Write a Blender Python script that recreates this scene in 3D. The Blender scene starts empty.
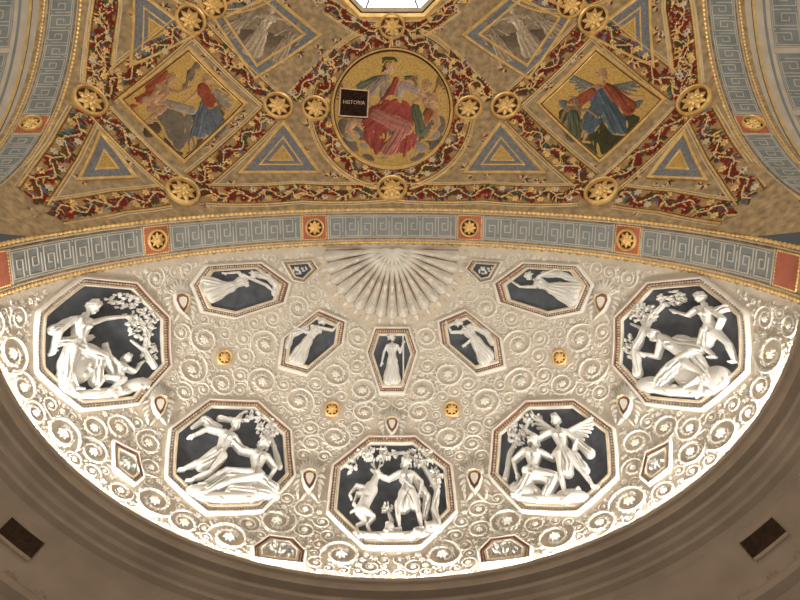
import bpy, math, random
import numpy as np
from mathutils import Vector, Matrix

rng = np.random.default_rng(7); random.seed(7)
S = 3.2; Z0 = 6.77
D = 0.7585; WB = 0.1369; X = 1.077; QF = WB + X; RS = math.sqrt(1 + X * X); S1 = 0.2974
HU = 0.0052
TAU = 2 * math.pi

def wd(P):
    P = np.array(P, float) * S
    P[..., 2] += Z0
    return P

# ------------------------------------------------------------------ materials
def mat(name, col, rough=0.6, metal=0.0, var=0.15, scale=6.0, bump=0.0, bscale=60.0, emit=None, attr=False, veins=False, spec=0.35):
    m = bpy.data.materials.new(name); m.use_nodes = True
    nt = m.node_tree; N = nt.nodes; L = nt.links
    b = N['Principled BSDF']
    b.inputs['Roughness'].default_value = rough
    b.inputs['Metallic'].default_value = metal
    b.inputs['Specular IOR Level'].default_value = spec
    tc = N.new('ShaderNodeTexCoord')
    nz = N.new('ShaderNodeTexNoise'); nz.inputs['Scale'].default_value = scale; nz.inputs['Detail'].default_value = 5
    L.new(tc.outputs['Object'], nz.inputs['Vector'])
    mr = N.new('ShaderNodeMapRange')
    mr.inputs['From Min'].default_value = 0.3; mr.inputs['From Max'].default_value = 0.7
    mr.inputs['To Min'].default_value = 1 - var; mr.inputs['To Max'].default_value = 1 + var
    L.new(nz.outputs['Fac'], mr.inputs['Value'])
    mx = N.new('ShaderNodeVectorMath'); mx.operation = 'SCALE'
    if attr:
        at = N.new('ShaderNodeAttribute'); at.attribute_name = 'Col'
        L.new(at.outputs['Color'], mx.inputs[0])
    else:
        mx.inputs[0].default_value = col[:3]
    L.new(mr.outputs['Result'], mx.inputs['Scale'])
    L.new(mx.outputs['Vector'], b.inputs['Base Color'])
    if veins:
        nz.inputs['Distortion'].default_value = 2.5
    if bump:
        n2 = N.new('ShaderNodeTexNoise'); n2.inputs['Scale'].default_value = bscale; n2.inputs['Detail'].default_value = 4
        L.new(tc.outputs['Object'], n2.inputs['Vector'])
        bp = N.new('ShaderNodeBump'); bp.inputs['Strength'].default_value = bump; bp.inputs['Distance'].default_value = 0.01
        L.new(n2.outputs['Fac'], bp.inputs['Height']); L.new(bp.outputs['Normal'], b.inputs['Normal'])
    if emit:
        b.inputs['Emission Color'].default_value = (*emit[0], 1); b.inputs['Emission Strength'].default_value = emit[1]
    return m

M_CREAM = mat('stucco_cream', (0.575, 0.50, 0.40), 0.9, var=0.12, scale=5, bump=0.6, bscale=35, spec=.1)  # cream ground; relief shade between ornaments is also put into its darker colour
M_WHITE = mat('stucco_white', (0.75, 0.725, 0.67), 0.8, var=0.06, bump=0.2, spec=.15)
M_ORN = mat('stucco_ornament', (0.75, 0.705, 0.62), 0.8, var=0.08, bump=0.1, spec=.15)
M_SLATE = mat('slate_ground', (0.088, 0.095, 0.108), 0.75, var=0.25, scale=9, spec=.15)
M_GOLD = mat('gilding', (0.84, 0.56, 0.21), 0.38, 0.3, var=0.2, scale=12, bump=0.2)
M_GOLDP = mat('pale_gilding', (0.68, 0.53, 0.32), 0.5, 0.1, var=0.2, scale=12)
M_MOS = mat('gold_mosaic', (0.60, 0.38, 0.11), 0.5, 0.15, var=0.3, scale=45, bump=0.6, bscale=150)
M_OCH = mat('ochre_ground', (0.40, 0.285, 0.155), 0.7, 0.0, var=0.35, scale=14, spec=.2)
M_BAND = mat('garland_ground', (0.42, 0.26, 0.11), 0.7, 0.0, var=0.3, scale=20, spec=.2)
M_KEYB = mat('blue_grey_fresco', (0.245, 0.26, 0.25), 0.8, var=0.15, spec=.2)
M_KEYW = mat('meander_ivory', (0.52, 0.49, 0.42), 0.8, var=0.1, spec=.2)
M_ROSE = mat('rose_fresco', (0.46, 0.15, 0.09), 0.7, var=0.2)
M_BURG = mat('burgundy_leaf', (0.22, 0.020, 0.013), 0.6, var=0.3, spec=.2)
M_OLIVE = mat('olive_leaf', (0.065, 0.075, 0.024), 0.6, var=0.3, spec=.2)
M_BLUEL = mat('blue_grey_leaf', (0.12, 0.15, 0.18), 0.6, var=0.3, spec=.2)
M_IVORY = mat('ivory_leaf', (0.68, 0.57, 0.40), 0.6, var=0.12, spec=.2)
M_BROWN = mat('umber_detail', (0.085, 0.034, 0.018), 0.7, var=0.2, spec=.2)
M_RUST = mat('rust_detail', (0.30, 0.16, 0.11), 0.7, var=0.2, spec=.2)
M_GREY = mat('grey_marble', (0.20, 0.205, 0.22), 0.5, var=0.4, scale=18, veins=True)
M_GREYL = mat('pale_grey_marble', (0.42, 0.40, 0.36), 0.5, var=0.2, scale=16)
M_TAN = mat('grisaille_ground', (0.27, 0.20, 0.13), 0.7, var=0.3, scale=12)
M_STONE = mat('cornice_stone', (0.40, 0.32, 0.245), 0.6, var=0.12, scale=3, bump=0.2, spec=.25)
M_BLACK = mat('dark_marble_inlay', (0.03, 0.015, 0.012), 0.2, var=0.6, scale=10, veins=True)
M_FLOOR = mat('floor_marble', (0.45, 0.38, 0.31), 0.25, var=0.2, scale=2, veins=True)
M_PAINT = mat('fresco_paint', (1, 1, 1), 0.7, var=0.25, scale=30, attr=True, spec=.2)
M_SKY = mat('daylit_glass', (0.9, 0.95, 1), 0.3, emit=((0.85, 0.93, 1.0), 5.0))
M_LEAD = mat('lead_bar', (0.2, 0.2, 0.2), 0.5)

# ------------------------------------------------------------------ mesh helpers
class MB:
    def __init__(s): s.v = []; s.f = []; s.m = []; s.n = 0; s.c = []
    def add(s, V, F, mi=0):
        V = np.asarray(V, float).reshape(-1, 3); n = s.n
        s.v.append(V); s.f.extend([tuple(int(i) + n for i in q) for q in F])
        s.m.extend([mi] * len(F) if np.isscalar(mi) else list(mi)); s.n += len(V)
    def grid(s, P, mi=0, cu=False, cv=False):
        r, c = P.shape[:2]; F = []
        for i in range(r if cu else r - 1):
            i2 = (i + 1) % r
            for j in range(c if cv else c - 1):
                j2 = (j + 1) % c
                F.append((i * c + j, i2 * c + j, i2 * c + j2, i * c + j2))
        s.add(P.reshape(-1, 3), F, mi)
    def obj(s, name, mats, parent=None, smooth=True, xf=None, cols=None):
        V = np.concatenate(s.v)
        if xf is not None: V = xf(V)
        V = wd(V)
        c = (V.max(0) + V.min(0)) / 2
        me = bpy.data.meshes.new(name)
        me.from_pydata((V - c).tolist(), [], s.f)
        for m in mats: me.materials.append(m)
        me.polygons.foreach_set('material_index', s.m)
        if smooth: me.polygons.foreach_set('use_smooth', [True] * len(s.f))
        if cols is not None:
            at = me.color_attributes.new('Col', 'FLOAT_COLOR', 'POINT')
            at.data.foreach_set('color', np.concatenate([cols, np.ones((len(cols), 1))], 1).astype(np.float32).ravel())
        me.update()
        o = bpy.data.objects.new(name, me); bpy.context.collection.objects.link(o)
        if parent is not None:
            o.parent = parent; o.location = Vector(c) - parent.location
        else: o.location = c
        return o

def empty(name, P):
    e = bpy.data.objects.new(name, None); e.empty_display_size = 0.1
    e.location = Vector(wd(np.array(P, float))); bpy.context.collection.objects.link(e); return e

def rotk(k):
    a = k * math.pi / 2; c, s = round(math.cos(a)), round(math.sin(a))
    def f(P):
        Q = np.array(P, float); x = Q[..., 0].copy(); q = Q[..., 1] + QF
        Q[..., 0] = c * x - s * q; Q[..., 1] = s * x + c * q - QF
        return Q
    return f
def mirx(P):
    Q = np.array(P, float); Q[..., 0] *= -1; return Q

def tube(mb, P, Nn, r, mi=0, sides=6, closed=False, squash=1.0):
    P = np.asarray(P, float); n = len(P)
    if closed: T = np.roll(P, -1, 0) - np.roll(P, 1, 0)
    else: T = np.gradient(P, axis=0)
    T /= np.linalg.norm(T, axis=1)[:, None] + 1e-12
    B = np.cross(T, Nn); B /= np.linalg.norm(B, axis=1)[:, None] + 1e-12
    r = np.broadcast_to(r, (n,))
    a = np.arange(sides) / sides * TAU
    G = P[:, None] + r[:, None, None] * (np.cos(a)[None, :, None] * B[:, None] + squash * np.sin(a)[None, :, None] * Nn[:, None])
    mb.grid(G, mi, cu=closed, cv=True)

# surface maps: F(a,b,h) -> points ; h inward
def dome_proj(P):
    k = np.sqrt(P[..., 0] ** 2 + (P[..., 1] / D) ** 2 + P[..., 2] ** 2); return P / k[..., None]
def dome_n(P):
    n = P / np.array([1, D * D, 1]); return n / np.linalg.norm(n, axis=-1)[..., None]
def domeF(P, e1, e2, mir=False):
    P = np.array(P, float); e1 = np.array(e1, float); e2 = np.array(e2, float)
    def F(a, b, h):
        a = np.asarray(a, float); b = np.asarray(b, float)
        if mir: a = -a
        Q = dome_proj(P + a[..., None] * e1 + b[..., None] * e2)
        Q = Q - dome_n(Q) * np.asarray(h)[..., None]
        return mirx(Q) if mir else Q
    return F
CV = np.array([0, -QF, 0])
def vaultF(P, e1, e2, mir=False):
    P = np.array(P, float); e1 = np.array(e1, float); e2 = np.array(e2, float)
    def F(a, b, h):
        a = np.asarray(a, float); b = np.asarray(b, float)
        if mir: a = -a
        Q = P + a[..., None] * e1 + b[..., None] * e2 - CV
        Q = Q / np.linalg.norm(Q, axis=-1)[..., None] * (RS - np.asarray(h)[..., None]) + CV
        return mirx(Q) if mir else Q
    return F
def planF(a, b, h):
    a = np.asarray(a, float); b = np.asarray(b, float)
    z = np.sqrt(np.maximum(RS * RS - a * a - b * b, 1e-4))
    Q = np.stack([a, b, z], -1); Q = Q * ((RS - np.asarray(h)) / RS)[..., None]
    Q[..., 1] -= QF
    return Q
def mirF(F): return lambda a, b, h: mirx(F(a, b, h))
def tanframe(pts, mir=False):
    A = np.array(pts, float); P3 = planF(A[:, 0], A[:, 1], A[:, 0] * 0) - CV
    c = P3.mean(0); n = c / np.linalg.norm(c); c = n * RS
    e1 = np.cross(np.array([0, 1.0, 0]), n); e1 /= np.linalg.norm(e1); e2 = np.cross(n, e1)
    t = RS / (P3 @ n); Q = P3 * t[:, None] - c
    F = vaultF(c + CV, e1, e2)
    return (mirF(F) if mir else F), np.stack([Q @ e1, Q @ e2], 1)

def plate(mb, F, pts, prof, mats, center=None, sub=6, fill=True):
    pts = np.array(pts, float); n = len(pts)
    c = pts.mean(0) if center is None else np.array(center, float)
    ap = 1e9
    for i in range(n):
        p, q = pts[i], pts[(i + 1) % n]; d = q - p
        ap = min(ap, abs(d[0] * (c - p)[1] - d[1] * (c - p)[0]) / np.hypot(*d))
    ring = np.concatenate([pts[i] + (pts[(i + 1) % n] - pts[i]) * np.linspace(0, 1, sub, endpoint=False)[:, None] for i in range(n)])
    rows = []
    for ins, h in prof:
        k = 1 - ins / ap; R = c + (ring - c) * k
        rows.append(F(R[:, 0], R[:, 1], np.full(len(R), h)))
    for i in range(len(rows) - 1):
        mb.grid(np.stack([rows[i], rows[i + 1]]), mats[i], cv=True)
    if fill:
        last = rows[-1]; k0 = 1 - prof[-1][0] / ap
        for k in [0.66, 0.33]:
            R = c + (ring - c) * k0 * k; nr = F(R[:, 0], R[:, 1], np.full(len(R), prof[-1][1]))
            mb.grid(np.stack([last, nr]), mats[-1], cv=True); last = nr
        cc = F(np.array([c[0]]), np.array([c[1]]), np.array([prof[-1][1]]))
        m = len(last)
        mb.add(np.concatenate([last, cc]), [(i, (i + 1) % m, m) for i in range(m)], mats[-1])

def path2(pts, step, closed=False):
    pts = np.array(pts, float)
    if closed: pts = np.vstack([pts, pts[:1]])
    d = np.hypot(*np.diff(pts, axis=0).T); s = np.concatenate([[0], np.cumsum(d)])
    n = max(2, int(round(s[-1] / step))); t = np.linspace(0, s[-1], n + 1)
    P = np.stack([np.interp(t, s, pts[:, 0]), np.interp(t, s, pts[:, 1])], 1)
    return (P[:-1] if closed else P), s[-1]
def tangents(P, closed):
    T = (np.roll(P, -1, 0) - np.roll(P, 1, 0)) if closed else np.gradient(P, axis=0)
    return T / (np.hypot(*T.T)[:, None] + 1e-12)

def rope(mb, F, pts, r, h, mi, closed=False, hr=None):
    P, L = path2(pts, r * 0.9, closed)
    T = tangents(P, closed); B = np.stack([-T[:, 1], T[:, 0]], 1)
    n = len(P); m = 0.72 + 0.28 * np.cos(np.arange(n) * TAU / 3.0)
    hr = hr or r
    a = np.linspace(0, math.pi, 5)
    A = P[:, None] + B[:, None] * (np.cos(a)[None, :, None] * r * m[:, None, None])
    Hh = h + np.sin(a)[None, :] * hr * m[:, None] - 0.001
    mb.grid(F(A[..., 0], A[..., 1], Hh), mi, cu=closed)

class LeafSet:
    def __init__(s): s.a = []; s.m = []
    def leaf(s, x, y, ang, L, W, h0, hh, mi, bend=0.0):
        ca, sa = math.cos(ang), math.sin(ang); b = bend * L
        pts = [(0, 0, 0), (0.3 * L, W + .2 * b, 0), (0.7 * L, 0.7 * W + .55 * b, 0), (L, b, 0), (0.7 * L, -0.7 * W + .55 * b, 0), (0.3 * L, -W + .2 * b, 0), (0.35 * L, .25 * b, hh), (0.7 * L, .55 * b, hh * .8)]
        s.a.append([(x + ca * u - sa * v, y + sa * u + ca * v, h0 + w) for u, v, w in pts]); s.m.append(mi)
    F8 = [(0, 1, 6), (1, 2, 7, 6), (2, 3, 7), (3, 4, 7), (4, 5, 6, 7), (5, 0, 6)]
    def dump(s, mb, F):
        if not s.a: return
        A = np.array(s.a); V = F(A[..., 0], A[..., 1], A[..., 2])
        for i in range(len(A)): mb.add(V[i], s.F8, s.m[i])

def flower(ls, x, y, r, h0, hh, n, mi, mc, ph=0):
    for k in range(n):
        ls.leaf(x, y, ph + k * TAU / n, r, r * .32, h0, hh, mi)
    for k in range(4): ls.leaf(x - r * .25 * math.cos(k * TAU / 4 + .4), y - r * .25 * math.sin(k * TAU / 4 + .4), k * TAU / 4 + .4, r * .5, r * .18, h0 + hh * .8, hh * .7, mc)

BM = [M_BAND, M_GOLD, M_BURG, M_OLIVE, M_IVORY, M_BROWN, M_BLUEL]
def garland(mb, F, pts, w, u, closed=False):
    P, L = path2(pts, 3 * u, closed); T = tangents(P, closed); B = np.stack([-T[:, 1], T[:, 0]], 1)
    offs = np.array([-.5, -.25, 0, .25, .5]) * w
    A = P[:, None] + B[:, None] * offs[None, :, None]
    mb.grid(F(A[..., 0], A[..., 1], np.full(A.shape[:2], .0025)), 0, cu=closed)
    for sgn in (-1, 1):
        rope(mb, F, P + B * sgn * w * .5, 1.0 * u, .003, 1, closed, hr=.005)
        rope(mb, F, P + B * sgn * w * .60, .8 * u, .002, 4, closed, hr=.003)
        rope(mb, F, P + B * sgn * w * .43, .5 * u, .003, 5, closed, hr=.002)
    ls = LeafSet(); n = len(P); k = 0; s = 0.0
    lam = 28 * u
    while s < L - 1.5 * u:
        i = min(n - 1, int(s / L * n)); p = P[i]; b = B[i]; an = math.atan2(T[i][1], T[i][0])
        sn, cs = math.sin(TAU * s / lam), math.cos(TAU * s / lam)
        off = .2 * w * sn
        x, y = p + b * off
        slope = math.atan(.2 * w * TAU / lam * cs)
        for sg in (-1, 1):
            for q in range(2):
                L2 = (5.6 + 2.4 * random.random()) * u * (1.25 if sg * sn < 0 else .85)
                c = random.choice([2, 2, 2, 3, 2, 5, 3, 6, 1])
                ls.leaf(x, y, an + slope + sg * (0.50 + .6 * q + .3 * random.random()), L2, 1.8 * u, .003 + .001 * q, .005, c, sg * .25 * (1 - 2 * q))
        ls.leaf(x, y, an + slope, 4.2 * u, .8 * u, .007, .004, 1 if k % 3 else 4)
        if k % 6 == 2:
            sg = 1 if sn < 0 else -1
            xx, yy = p + b * sg * .25 * w
            flower(ls, xx, yy, 3.8 * u, .007, .006, 6, random.choice([1, 4, 1, 2]), random.choice([2, 1, 4]))
        s += 2.1 * u; k += 1
    ls.dump(mb, F)

def rosette(F, x, y, r, name='gilded_rosette', u=1.0, xf=None, parent=None):
    mb = MB(); a = np.linspace(0, TAU, 40, endpoint=False); q = r * u
    prof = [(1.0, 0), (1.0, .22), (.92, .34), (.84, .3), (.80, .08), (0.02, .08)]
    rows = [F(x + r * k * np.cos(a), y + r * k * np.sin(a), np.full(40, h * q + .003)) for k, h in prof]
    for i in range(len(rows) - 1): mb.grid(np.stack([rows[i], rows[i + 1]]), 0 if i < 4 else 1, cv=True)
    rope(mb, F, np.stack([x + r * .92 * np.cos(a), y + r * .92 * np.sin(a)], 1), r * .085, .3 * q, 0, True, hr=.09 * q)
    ls = LeafSet()
    for k in range(8): ls.leaf(x, y, k * TAU / 8, r * .78, r * .21, .12 * q + .003, .24 * q, 0)
    for k in range(8): ls.leaf(x, y, (k + .5) * TAU / 8, r * .50, r * .13, .3 * q + .003, .18 * q, 0)
    ls.dump(mb, F)
    rr = np.linspace(0, 1, 5)
    rows = [F(x + r * .2 * math.cos(t * math.pi / 2) * np.cos(a[::4]), y + r * .2 * math.cos(t * math.pi / 2) * np.sin(a[::4]), np.full(10, .35 * q + .28 * q * math.sin(t * math.pi / 2))) for t in rr]
    mb.grid(np.stack(rows), 0, cv=True)
    return mb.obj(name, [M_GOLD, M_BROWN, M_GOLDP], parent=parent, xf=xf)

# ------------------------------------------------------------------ relief sculpting
def field(Xg, Yg, shapes, k=.17):
    H = np.full(Xg.shape, -6.0)
    for s in shapes:
        t = s[0]
        if t == 'n':
            _, x, y, r, amp = s; H = np.where(H > 0, H - amp * np.exp(-((Xg - x) ** 2 + (Yg - y) ** 2) / r ** 2), H); continue
        if t in 'cf':
            x1, y1, r1, x2, y2, r2, z = s[1:8]; dx, dy = x2 - x1, y2 - y1; L2 = dx * dx + dy * dy + 1e-9
            tt = np.clip(((Xg - x1) * dx + (Yg - y1) * dy) / L2, 0, 1)
            d = np.hypot(Xg - x1 - tt * dx, Yg - y1 - tt * dy); r = r1 + (r2 - r1) * tt
            if t == 'f':
                d = d + .07 * r * np.sin(tt * 9 + y1) * np.sign(x1 + .1)
            pr = np.sqrt(np.maximum(r * r - d * d, 0)) * np.minimum(1, 4.0 / r) * .85
            if t == 'f':
                nf, amp = s[8], s[9]
                side = ((Xg - x1) * dy - (Yg - y1) * dx) / math.sqrt(L2) / r
                wv = np.cos(side * nf * math.pi * .8 + 1.8 * np.sin(tt * 3.3 + x1))
                w2 = np.cos(side * nf * math.pi * 1.7 + 2.6 * np.sin(tt * 2.1 + y1) + tt * 5)
                pr = pr * .75 + amp * (.9 * np.sign(wv) * np.abs(wv) ** .7 + .45 * w2)
                ed = np.clip((1 - d / r) * 4, 0, 1); pr = pr * ed
            v = np.where(d < r, z + pr, -(d - r) * 3)
        elif t == 'e':
            x, y, rx, ry, an, z = s[1:7]; ca, sa = math.cos(an), math.sin(an)
            u = ((Xg - x) * ca + (Yg - y) * sa) / rx; w = (-(Xg - x) * sa + (Yg - y) * ca) / ry
            q = np.sqrt(u * u + w * w); m = min(rx, ry)
            v = np.where(q < 1, z + min(m, 4.5) * .85 * np.sqrt(np.maximum(1 - q * q, 0)), -(q - 1) * m * 3)
        mx = np.maximum(H, v); H = mx + k * np.log(np.exp((H - mx) / k) + np.exp((v - mx) / k)) * (mx > 0)
    return H

def bbox(shapes):
    xs = []; ys = []
    for s in shapes:
        if s[0] in 'cf': xs += [s[1] - s[3], s[1] + s[3], s[4] - s[6], s[4] + s[6]]; ys += [s[2] - s[3], s[2] + s[3], s[5] - s[6], s[5] + s[6]]
        elif s[0] == 'e': m = max(s[3], s[4]); xs += [s[1] - m, s[1] + m]; ys += [s[2] - m, s[2] + m]
    return min(xs) - 1, max(xs) + 1, min(ys) - 1, max(ys) + 1

def sculpt(F, name, shapes, m, parent, cell=.36, hs=HU, base=0.0):
    x0, x1, y0, y1 = bbox(shapes)
    xs = np.arange(x0, x1, cell); ys = np.arange(y0, y1, cell); Xg, Yg = np.meshgrid(xs, ys)
    H = field(Xg, Yg, shapes)
    pos = H > 0
    mk = pos[:-1, :-1] | pos[1:, :-1] | pos[:-1, 1:] | pos[1:, 1:]
    Hc = np.where(pos, H + .3, -.4)
    P = F(Xg, Yg, Hc * hs + base)
    mb = MB()
    r, c = Xg.shape; idx = -np.ones((r, c), int); use = np.zeros((r, c), bool)
    ii, jj = np.nonzero(mk)
    for a, b in ((0, 0), (1, 0), (0, 1), (1, 1)): use[ii + a, jj + b] = True
    idx[use] = np.arange(use.sum())
    Fc = np.stack([idx[ii, jj], idx[ii + 1, jj], idx[ii + 1, jj + 1], idx[ii, jj + 1]], 1)
    mb.add(P[use], Fc.tolist(), 0)
    return mb.obj(name, [m], parent=parent)

def painting(F, name, layers, parent, cell=.4, base=.003, scale=1.0):
    """painted figures: brush-modelled colours on a shallow impasto surface"""
    allsh = [s for l in layers for s in l[0]]
    x0, x1, y0, y1 = bbox(allsh)
    xs = np.arange(x0, x1, cell); ys = np.arange(y0, y1, cell); Xg, Yg = np.meshgrid(xs, ys)
    C = np.zeros(Xg.shape + (3,)); HH = np.full(Xg.shape, -1.0)
    nzg = np.zeros(Xg.shape)
    for q in range(14):
        a = q * 2.4; f_ = .12 + .05 * q; nzg += np.sin(Xg * f_ * math.cos(a) + Yg * f_ * math.sin(a) + q * 1.7) / (2 + q)
    for sh, col in layers:
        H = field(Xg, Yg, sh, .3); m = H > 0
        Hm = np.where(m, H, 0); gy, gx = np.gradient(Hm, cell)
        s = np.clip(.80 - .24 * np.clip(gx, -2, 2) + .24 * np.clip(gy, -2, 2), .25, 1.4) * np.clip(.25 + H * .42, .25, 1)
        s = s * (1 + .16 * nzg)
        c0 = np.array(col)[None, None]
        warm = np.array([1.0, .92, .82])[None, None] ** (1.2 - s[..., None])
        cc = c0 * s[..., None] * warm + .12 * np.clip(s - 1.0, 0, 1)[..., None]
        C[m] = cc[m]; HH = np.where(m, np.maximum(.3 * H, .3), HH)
    pos = HH > 0
    mk = pos[:-1, :-1] & pos[1:, :-1] & pos[:-1, 1:] & pos[1:, 1:]
    r, c = Xg.shape; idx = -np.ones((r, c), int); use = np.zeros((r, c), bool)
    ii, jj = np.nonzero(mk)
    for a, b in ((0, 0), (1, 0), (0, 1), (1, 1)): use[ii + a, jj + b] = True
    idx[use] = np.arange(use.sum())
    Fc = np.stack([idx[ii, jj], idx[ii + 1, jj], idx[ii + 1, jj + 1], idx[ii, jj + 1]], 1)
    mb = MB(); P = F(Xg * scale, Yg * scale, np.clip(HH, 0, 3) * .0005 + base); mb.add(P[use], Fc.tolist(), 0)
    return mb.obj(name, [M_PAINT], parent=parent, cols=np.clip(C[use], 0, 1))

def lerp(a, b, t): return (a[0] + (b[0] - a[0]) * t, a[1] + (b[1] - a[1]) * t)
def cap(a, b, r1, r2, z): return ('c', a[0], a[1], r1, b[0], b[1], r2, z)
def fold(a, b, r1, r2, z, n=3, amp=.6): return ('f', a[0], a[1], r1, b[0], b[1], r2, z, n, amp)
def hand(el, ha, H, z, curl=0):
    an = math.atan2(ha[1] - el[1], ha[0] - el[0]); o = []
    pc = (ha[0] + math.cos(an) * .16 * H, ha[1] + math.sin(an) * .16 * H)
    o.append(cap(ha, pc, .10 * H, .12 * H, z))
    for i, (da, L) in enumerate(((-.42, .26), (-.14, .33), (.14, .31), (.40, .24))):
        k = (pc[0] + math.cos(an + da) * L * .55 * H, pc[1] + math.sin(an + da) * L * .55 * H)
        e = (k[0] + math.cos(an + da * .6 - .35) * L * .5 * H, k[1] + math.sin(an + da * .6 - .35) * L * .5 * H)
        o += [cap(pc, k, .06 * H, .055 * H, z), cap(k, e, .055 * H, .04 * H, z)]
    th = (ha[0] + math.cos(an + 1.0) * .24 * H, ha[1] + math.sin(an + 1.0) * .24 * H)
    o.append(cap(ha, th, .06 * H, .045 * H, z)); return o
def headsh(h, nk, H, z, face=1, hair='short'):
    up = math.atan2(h[1] - nk[1], h[0] - nk[0]); ux, uy = math.cos(up), math.sin(up); fx, fy = (uy * face, -ux * face)
    def q(f, u): return (h[0] + fx * f * H + ux * u * H, h[1] + fy * f * H + uy * u * H)
    o = [('e', *q(-.04, .06), .40 * H, .36 * H, up, z), ('e', *q(.06, -.14), .32 * H, .24 * H, up, z),
         cap(q(.30, .04), q(.40, -.10), .05 * H, .07 * H, z + .1), cap(q(.26, -.26), q(.30, -.24), .06 * H, .06 * H, z),
         cap(q(.18, -.38), q(.24, -.36), .08 * H, .08 * H, z)]
    for f, u in ((-.30, .25), (-.15, .38), (.02, .42), (.18, .34), (-.38, .05), (-.34, -.12), (-.26, .42)):
        o.append(('e', *q(f, u), .13 * H, .10 * H, f * 7, z + .12 * H))
    if hair == 'long':
        o += [cap(q(-.35, .0), q(-.52, -.25), .14 * H, .10 * H, z), cap(q(-.5, .1), q(-.62, .12), .13 * H, .08 * H, z + .05 * H)]
    if hair == 'beard':
        o += [('e', *q(.18, -.45), .16 * H, .14 * H, up, z + .1 * H), ('e', *q(.08, -.42), .14 * H, .12 * H, up, z)]
    o += [('n', *q(.20, .02), .07 * H, .11 * H), ('n', *q(.27, -.21), .05 * H, .08 * H), ('n', *q(.0, -.02), .06 * H, .08 * H), ('e', *q(-.08, -.05), .08 * H, .05 * H, up, z + .3 * H)]
    return o
def body(J, H, z=1.0, face=1, hair='short', fem=False, foot=None):
    g = lambda k: J[k]; o = []
    sl, sr, hl, hr, nk, hd = g('sl'), g('sr'), g('hl'), g('hr'), g('nk'), g('hd')
    ms, mh = lerp(sl, sr, .5), lerp(hl, hr, .5); wa = lerp(ms, mh, .62)
    rw = .26 if fem else .32
    o += [cap(lerp(ms, sl, .75), lerp(ms, sr, .75), .24 * H, .24 * H, z), cap(lerp(ms, sl, .55), lerp(wa, hl, .1), .34 * H, rw * H, z), cap(lerp(ms, sr, .55), lerp(wa, hr, .1), .34 * H, rw * H, z),
          cap(wa, hl, rw * H, .33 * H, z), cap(wa, hr, rw * H, .33 * H, z), cap(nk, ms, .17 * H, .26 * H, z)]
    for s_ in (sl, sr):
        pc = lerp(lerp(ms, s_, .55), wa, .34); o.append(('e', *pc, (.19 if fem else .24) * H, .17 * H, 0, z + .28 * H))
    for t in (.15, .42, .7):
        p = lerp(wa, mh, t); o.append(('n', *p, .05 * H, .06 * H))
    o.append(('n', *lerp(wa, mh, .35), .06 * H, .14 * H))
    o.append(('n', *lerp(ms, wa, .35), .07 * H, .14 * H))
    for s_, e_, h_ in (('sl', 'el', 'al'), ('sr', 'er', 'ar')):
        if e_ in J:
            zz = z + J.get('z' + e_, .8)
            o += [cap(J[s_], J[e_], .21 * H, .15 * H, zz), ('e', *lerp(J[s_], J[e_], .45), .24 * H, .19 * H, math.atan2(J[e_][1] - J[s_][1], J[e_][0] - J[s_][0]), zz),
                  cap(J[e_], lerp(J[e_], J[h_], .4), .155 * H, .15 * H, zz), cap(lerp(J[e_], J[h_], .4), J[h_], .15 * H, .09 * H, zz)]
            o += hand(J[e_], J[h_], H, zz)
    for h_, k_, f_ in (('hl', 'kl', 'fl'), ('hr', 'kr', 'fr')):
        if k_ in J:
            zz = z + J.get('z' + k_, .6)
            o += [cap(J[h_], J[k_], .36 * H, .21 * H, zz), cap(J[k_], lerp(J[k_], J[f_], .35), .20 * H, .215 * H, zz), cap(lerp(J[k_], J[f_], .35), J[f_], .215 * H, .10 * H, zz)]
            fd = foot if foot is not None else face
            toe = (J[f_][0] + fd * .42 * H, J[f_][1] - .14 * H); heel = (J[f_][0] - fd * .08 * H, J[f_][1] - .08 * H)
            o += [cap(heel, toe, .12 * H, .09 * H, zz)]
            for i in range(3): o.append(cap(toe, (toe[0] + fd * .12 * H, toe[1] - .05 * H + i * .06 * H), .05 * H, .035 * H, zz))
    o += headsh(hd, nk, H, z + .8, face, hair)
    return o
def wing(root, tip, H, z, n=8, spread=.9):
    an = math.atan2(tip[1] - root[1], tip[0] - root[0]); L = math.hypot(tip[0] - root[0], tip[1] - root[1]); o = []
    sg = -1 if math.cos(an) > 0 else 1
    for i in range(n):
        t = i / (n - 1); b = lerp(root, tip, t * .55); a = an + sg * spread * (1 - t) * 1.2; l = L * (.45 + .1 * math.sin(t * 3))
        o.append(cap(b, (b[0] + l * math.cos(a), b[1] + l * math.sin(a)), .16 * H, .09 * H, z + t * .8))
    o.append(cap(root, lerp(root, tip, .6), .25 * H, .16 * H, z + 1)); return o
def foliage(cx, cy, rx, ry, n, z=.5, seed=0):
    r = np.random.default_rng(seed); o = []
    for i in range(n):
        a = r.uniform(0, TAU); q = math.sqrt(r.uniform(0, 1)); x, y = cx + rx * q * math.cos(a), cy + ry * q * math.sin(a)
        o.append(('e', x, y, r.uniform(1.4, 2.4), r.uniform(.6, 1.0), r.uniform(0, 3.1), z + r.uniform(0, 1.6)))
    return o
def trunk(pts, r0, r1, z=.6):
    o = []; n = len(pts) - 1
    for i in range(n):
        o.append(fold(pts[i], pts[i + 1], r0 + (r1 - r0) * i / n, r0 + (r1 - r0) * (i + 1) / n, z, 3, .35))
    return o
def rocks(pts, seed=1):
    r = np.random.default_rng(seed); o = []
    for x, y, a, b in pts:
        o.append(('e', x, y, a, b, r.uniform(-.3, .3), .2))
        for i in range(int(a * b / 10)):
            q = r.uniform(0, TAU); o.append(('e', x + a * .7 * math.cos(q), y + b * .6 * math.sin(q), r.uniform(2, 4.5), r.uniform(1, 2.2), r.uniform(0, 3), .5 + r.uniform(0, 2.5)))
    return o

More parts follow.
